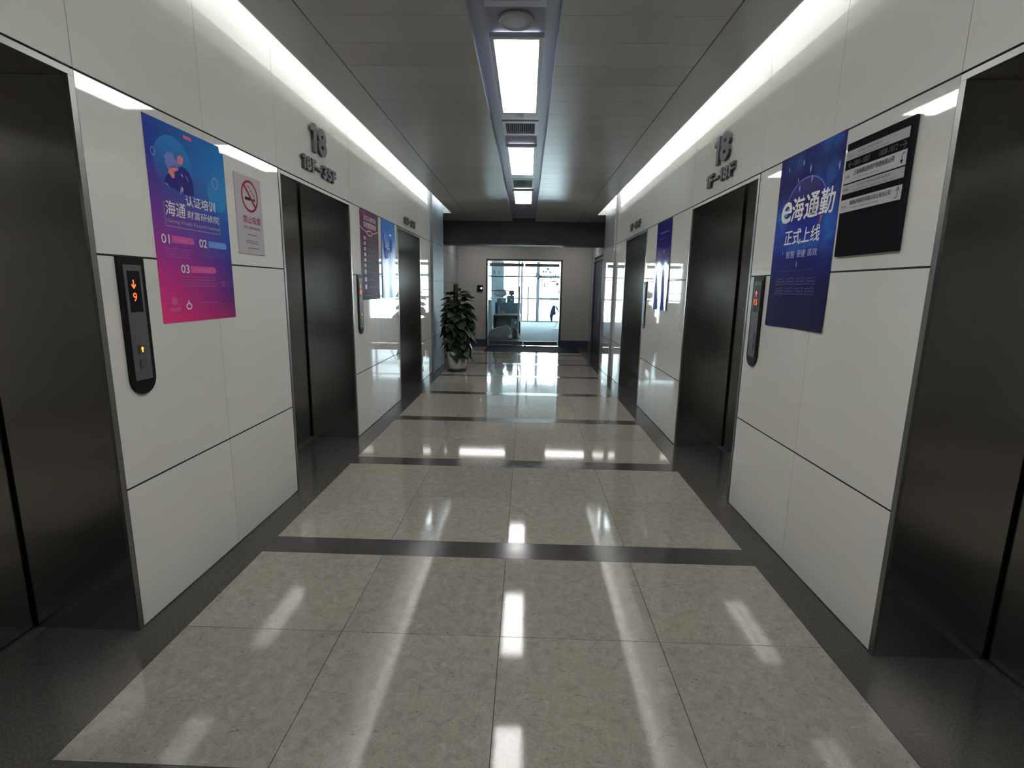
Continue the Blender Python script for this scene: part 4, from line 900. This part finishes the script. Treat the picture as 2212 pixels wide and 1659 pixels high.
c_ = (pu(.893), pv(.290)); stroke(bm, [(c_[0] + .016, c_[1] + .020), (c_[0] + .004, c_[1] + .017), (c_[0], c_[1] + .008), (c_[0], c_[1] - .016)], .0034, dS, FR); flat(bm, [(c_[0] - .010, c_[1] - .008), (c_[0], c_[1] - .026), (c_[0] + .010, c_[1] - .008)], dS, FR)
c_ = (pu(.897), pv(.552)); stroke(bm, [(c_[0] - .016, c_[1] - .020), (c_[0] - .004, c_[1] - .018), (c_[0], c_[1] - .010), (c_[0], c_[1] + .016)], .0034, dS, FR); stroke(bm, [(c_[0] - .011, c_[1] + .010), (c_[0], c_[1] + .024), (c_[0] + .011, c_[1] + .010)], .0034, dS, FR)
obj('print_turn_arrows', bm, SK, e)
lettering('lettering', '\u4e0a\u6d77\u6d77\u901a\u8bc1\u5238\u8d44\u4ea7\u7ba1\u7406\u6709\u9650\u516c\u53f8', FR, pu(.175), pu(.785), pv(.298), pv(.252), dS, SK, e, bold=.012)
fineprint('fine_print', FR, pu(.185), pu(.575), pv(.334), pv(.314), 1, dS, SKF, e, glyph=.008, ragged=0)
lettering('lettering', '\u6d77\u901a\u8bc1\u5238\u80a1\u4efd\u6709\u9650\u516c\u53f8\u4e0a\u6d77\u5206\u516c\u53f8', FR, pu(.170), pu(.800), pv(.552), pv(.512), dS, SK, e, bold=.006)
fineprint('fine_print', FR, pu(.190), pu(.635), pv(.588), pv(.568), 1, dS, SKF, e, glyph=.008, ragged=0)
fineprint('fine_print', FR, pu(.20), pu(.58), pv(.115), pv(.082), 1, dS, SKF, e, glyph=.016, ragged=0)
fineprint('fine_print', FR, pu(.20), pu(.68), pv(.139), pv(.124), 1, dS, SKF, e, glyph=.008, ragged=0)
fineprint('fine_print', FR, pu(.26), pu(.80), pv(.405), pv(.375), 1, dS, SKF, e, glyph=.016, ragged=0)
fineprint('fine_print', FR, pu(.20), pu(.85), pv(.434), pv(.418), 1, dS, SKF, e, glyph=.008, ragged=0)
for b0, b1 in ((.085, .138), (.272, .315), (.385, .425), (.535, .575)):
    fineprint('fine_print', FR, pu(.035), pu(.115), pv(b1), pv(b0), 1, dS, SKF, e, glyph=.012, ragged=0)

# 7. wrinkled navy poster far along the right wall
u0, u1, v0, v1 = -6.57, -5.925, 1.375, 2.404; pu, pv = placer(u0, u1, v0, v1)
e = empty('poster', FR((u0 + u1) / 2, v0, 0), 'wrinkled navy poster with a crumpled shiny lower edge between the two far right lifts', 'poster')
GN, _, _ = gradient('poster_navy_far', [(0, (60, 70, 150)), (.3, (44, 46, 130)), (.6, (32, 30, 104)), (1, (34, 32, 92))], [(0, (56, 62, 140)), (.3, (36, 40, 125)), (.6, (32, 28, 108)), (1, (30, 30, 90))], .12, .5)
wv7 = lambda a, b: .003 + .02 * max(0, .62 - b) * (1 + sin(a * 13 + 3 * b)) * .6 + .004 * max(0, .3 - b) * sin(a * 31)
sheet('paper', FR, u0, u1, v0, v1, .0005, GN, e, nu=30, nv=24, wave=wv7)
fineprint('fine_print', FR, pu(.22), pu(.9), pv(.15), pv(.11), 1, .005, smat('navy_print7', (92, 92, 150), .4), e, glyph=.03)
fineprint('fine_print', FR, pu(.22), pu(.85), pv(.205), pv(.185), 1, .005, smat('navy_print8', (60, 58, 120), .4), e, glyph=.03)
for a, b in ((.4, .37), (.72, .35), (.3, .5), (.8, .49), (.35, .62), (.7, .61)):
    bm = B(); flat(bm, [(pu(a) - .012, pv(b)), (pu(a), pv(b) - .025), (pu(a) + .012, pv(b)), (pu(a), pv(b) + .025)], .030, FR); obj('print_spark', bm, MATS['spark'], e)
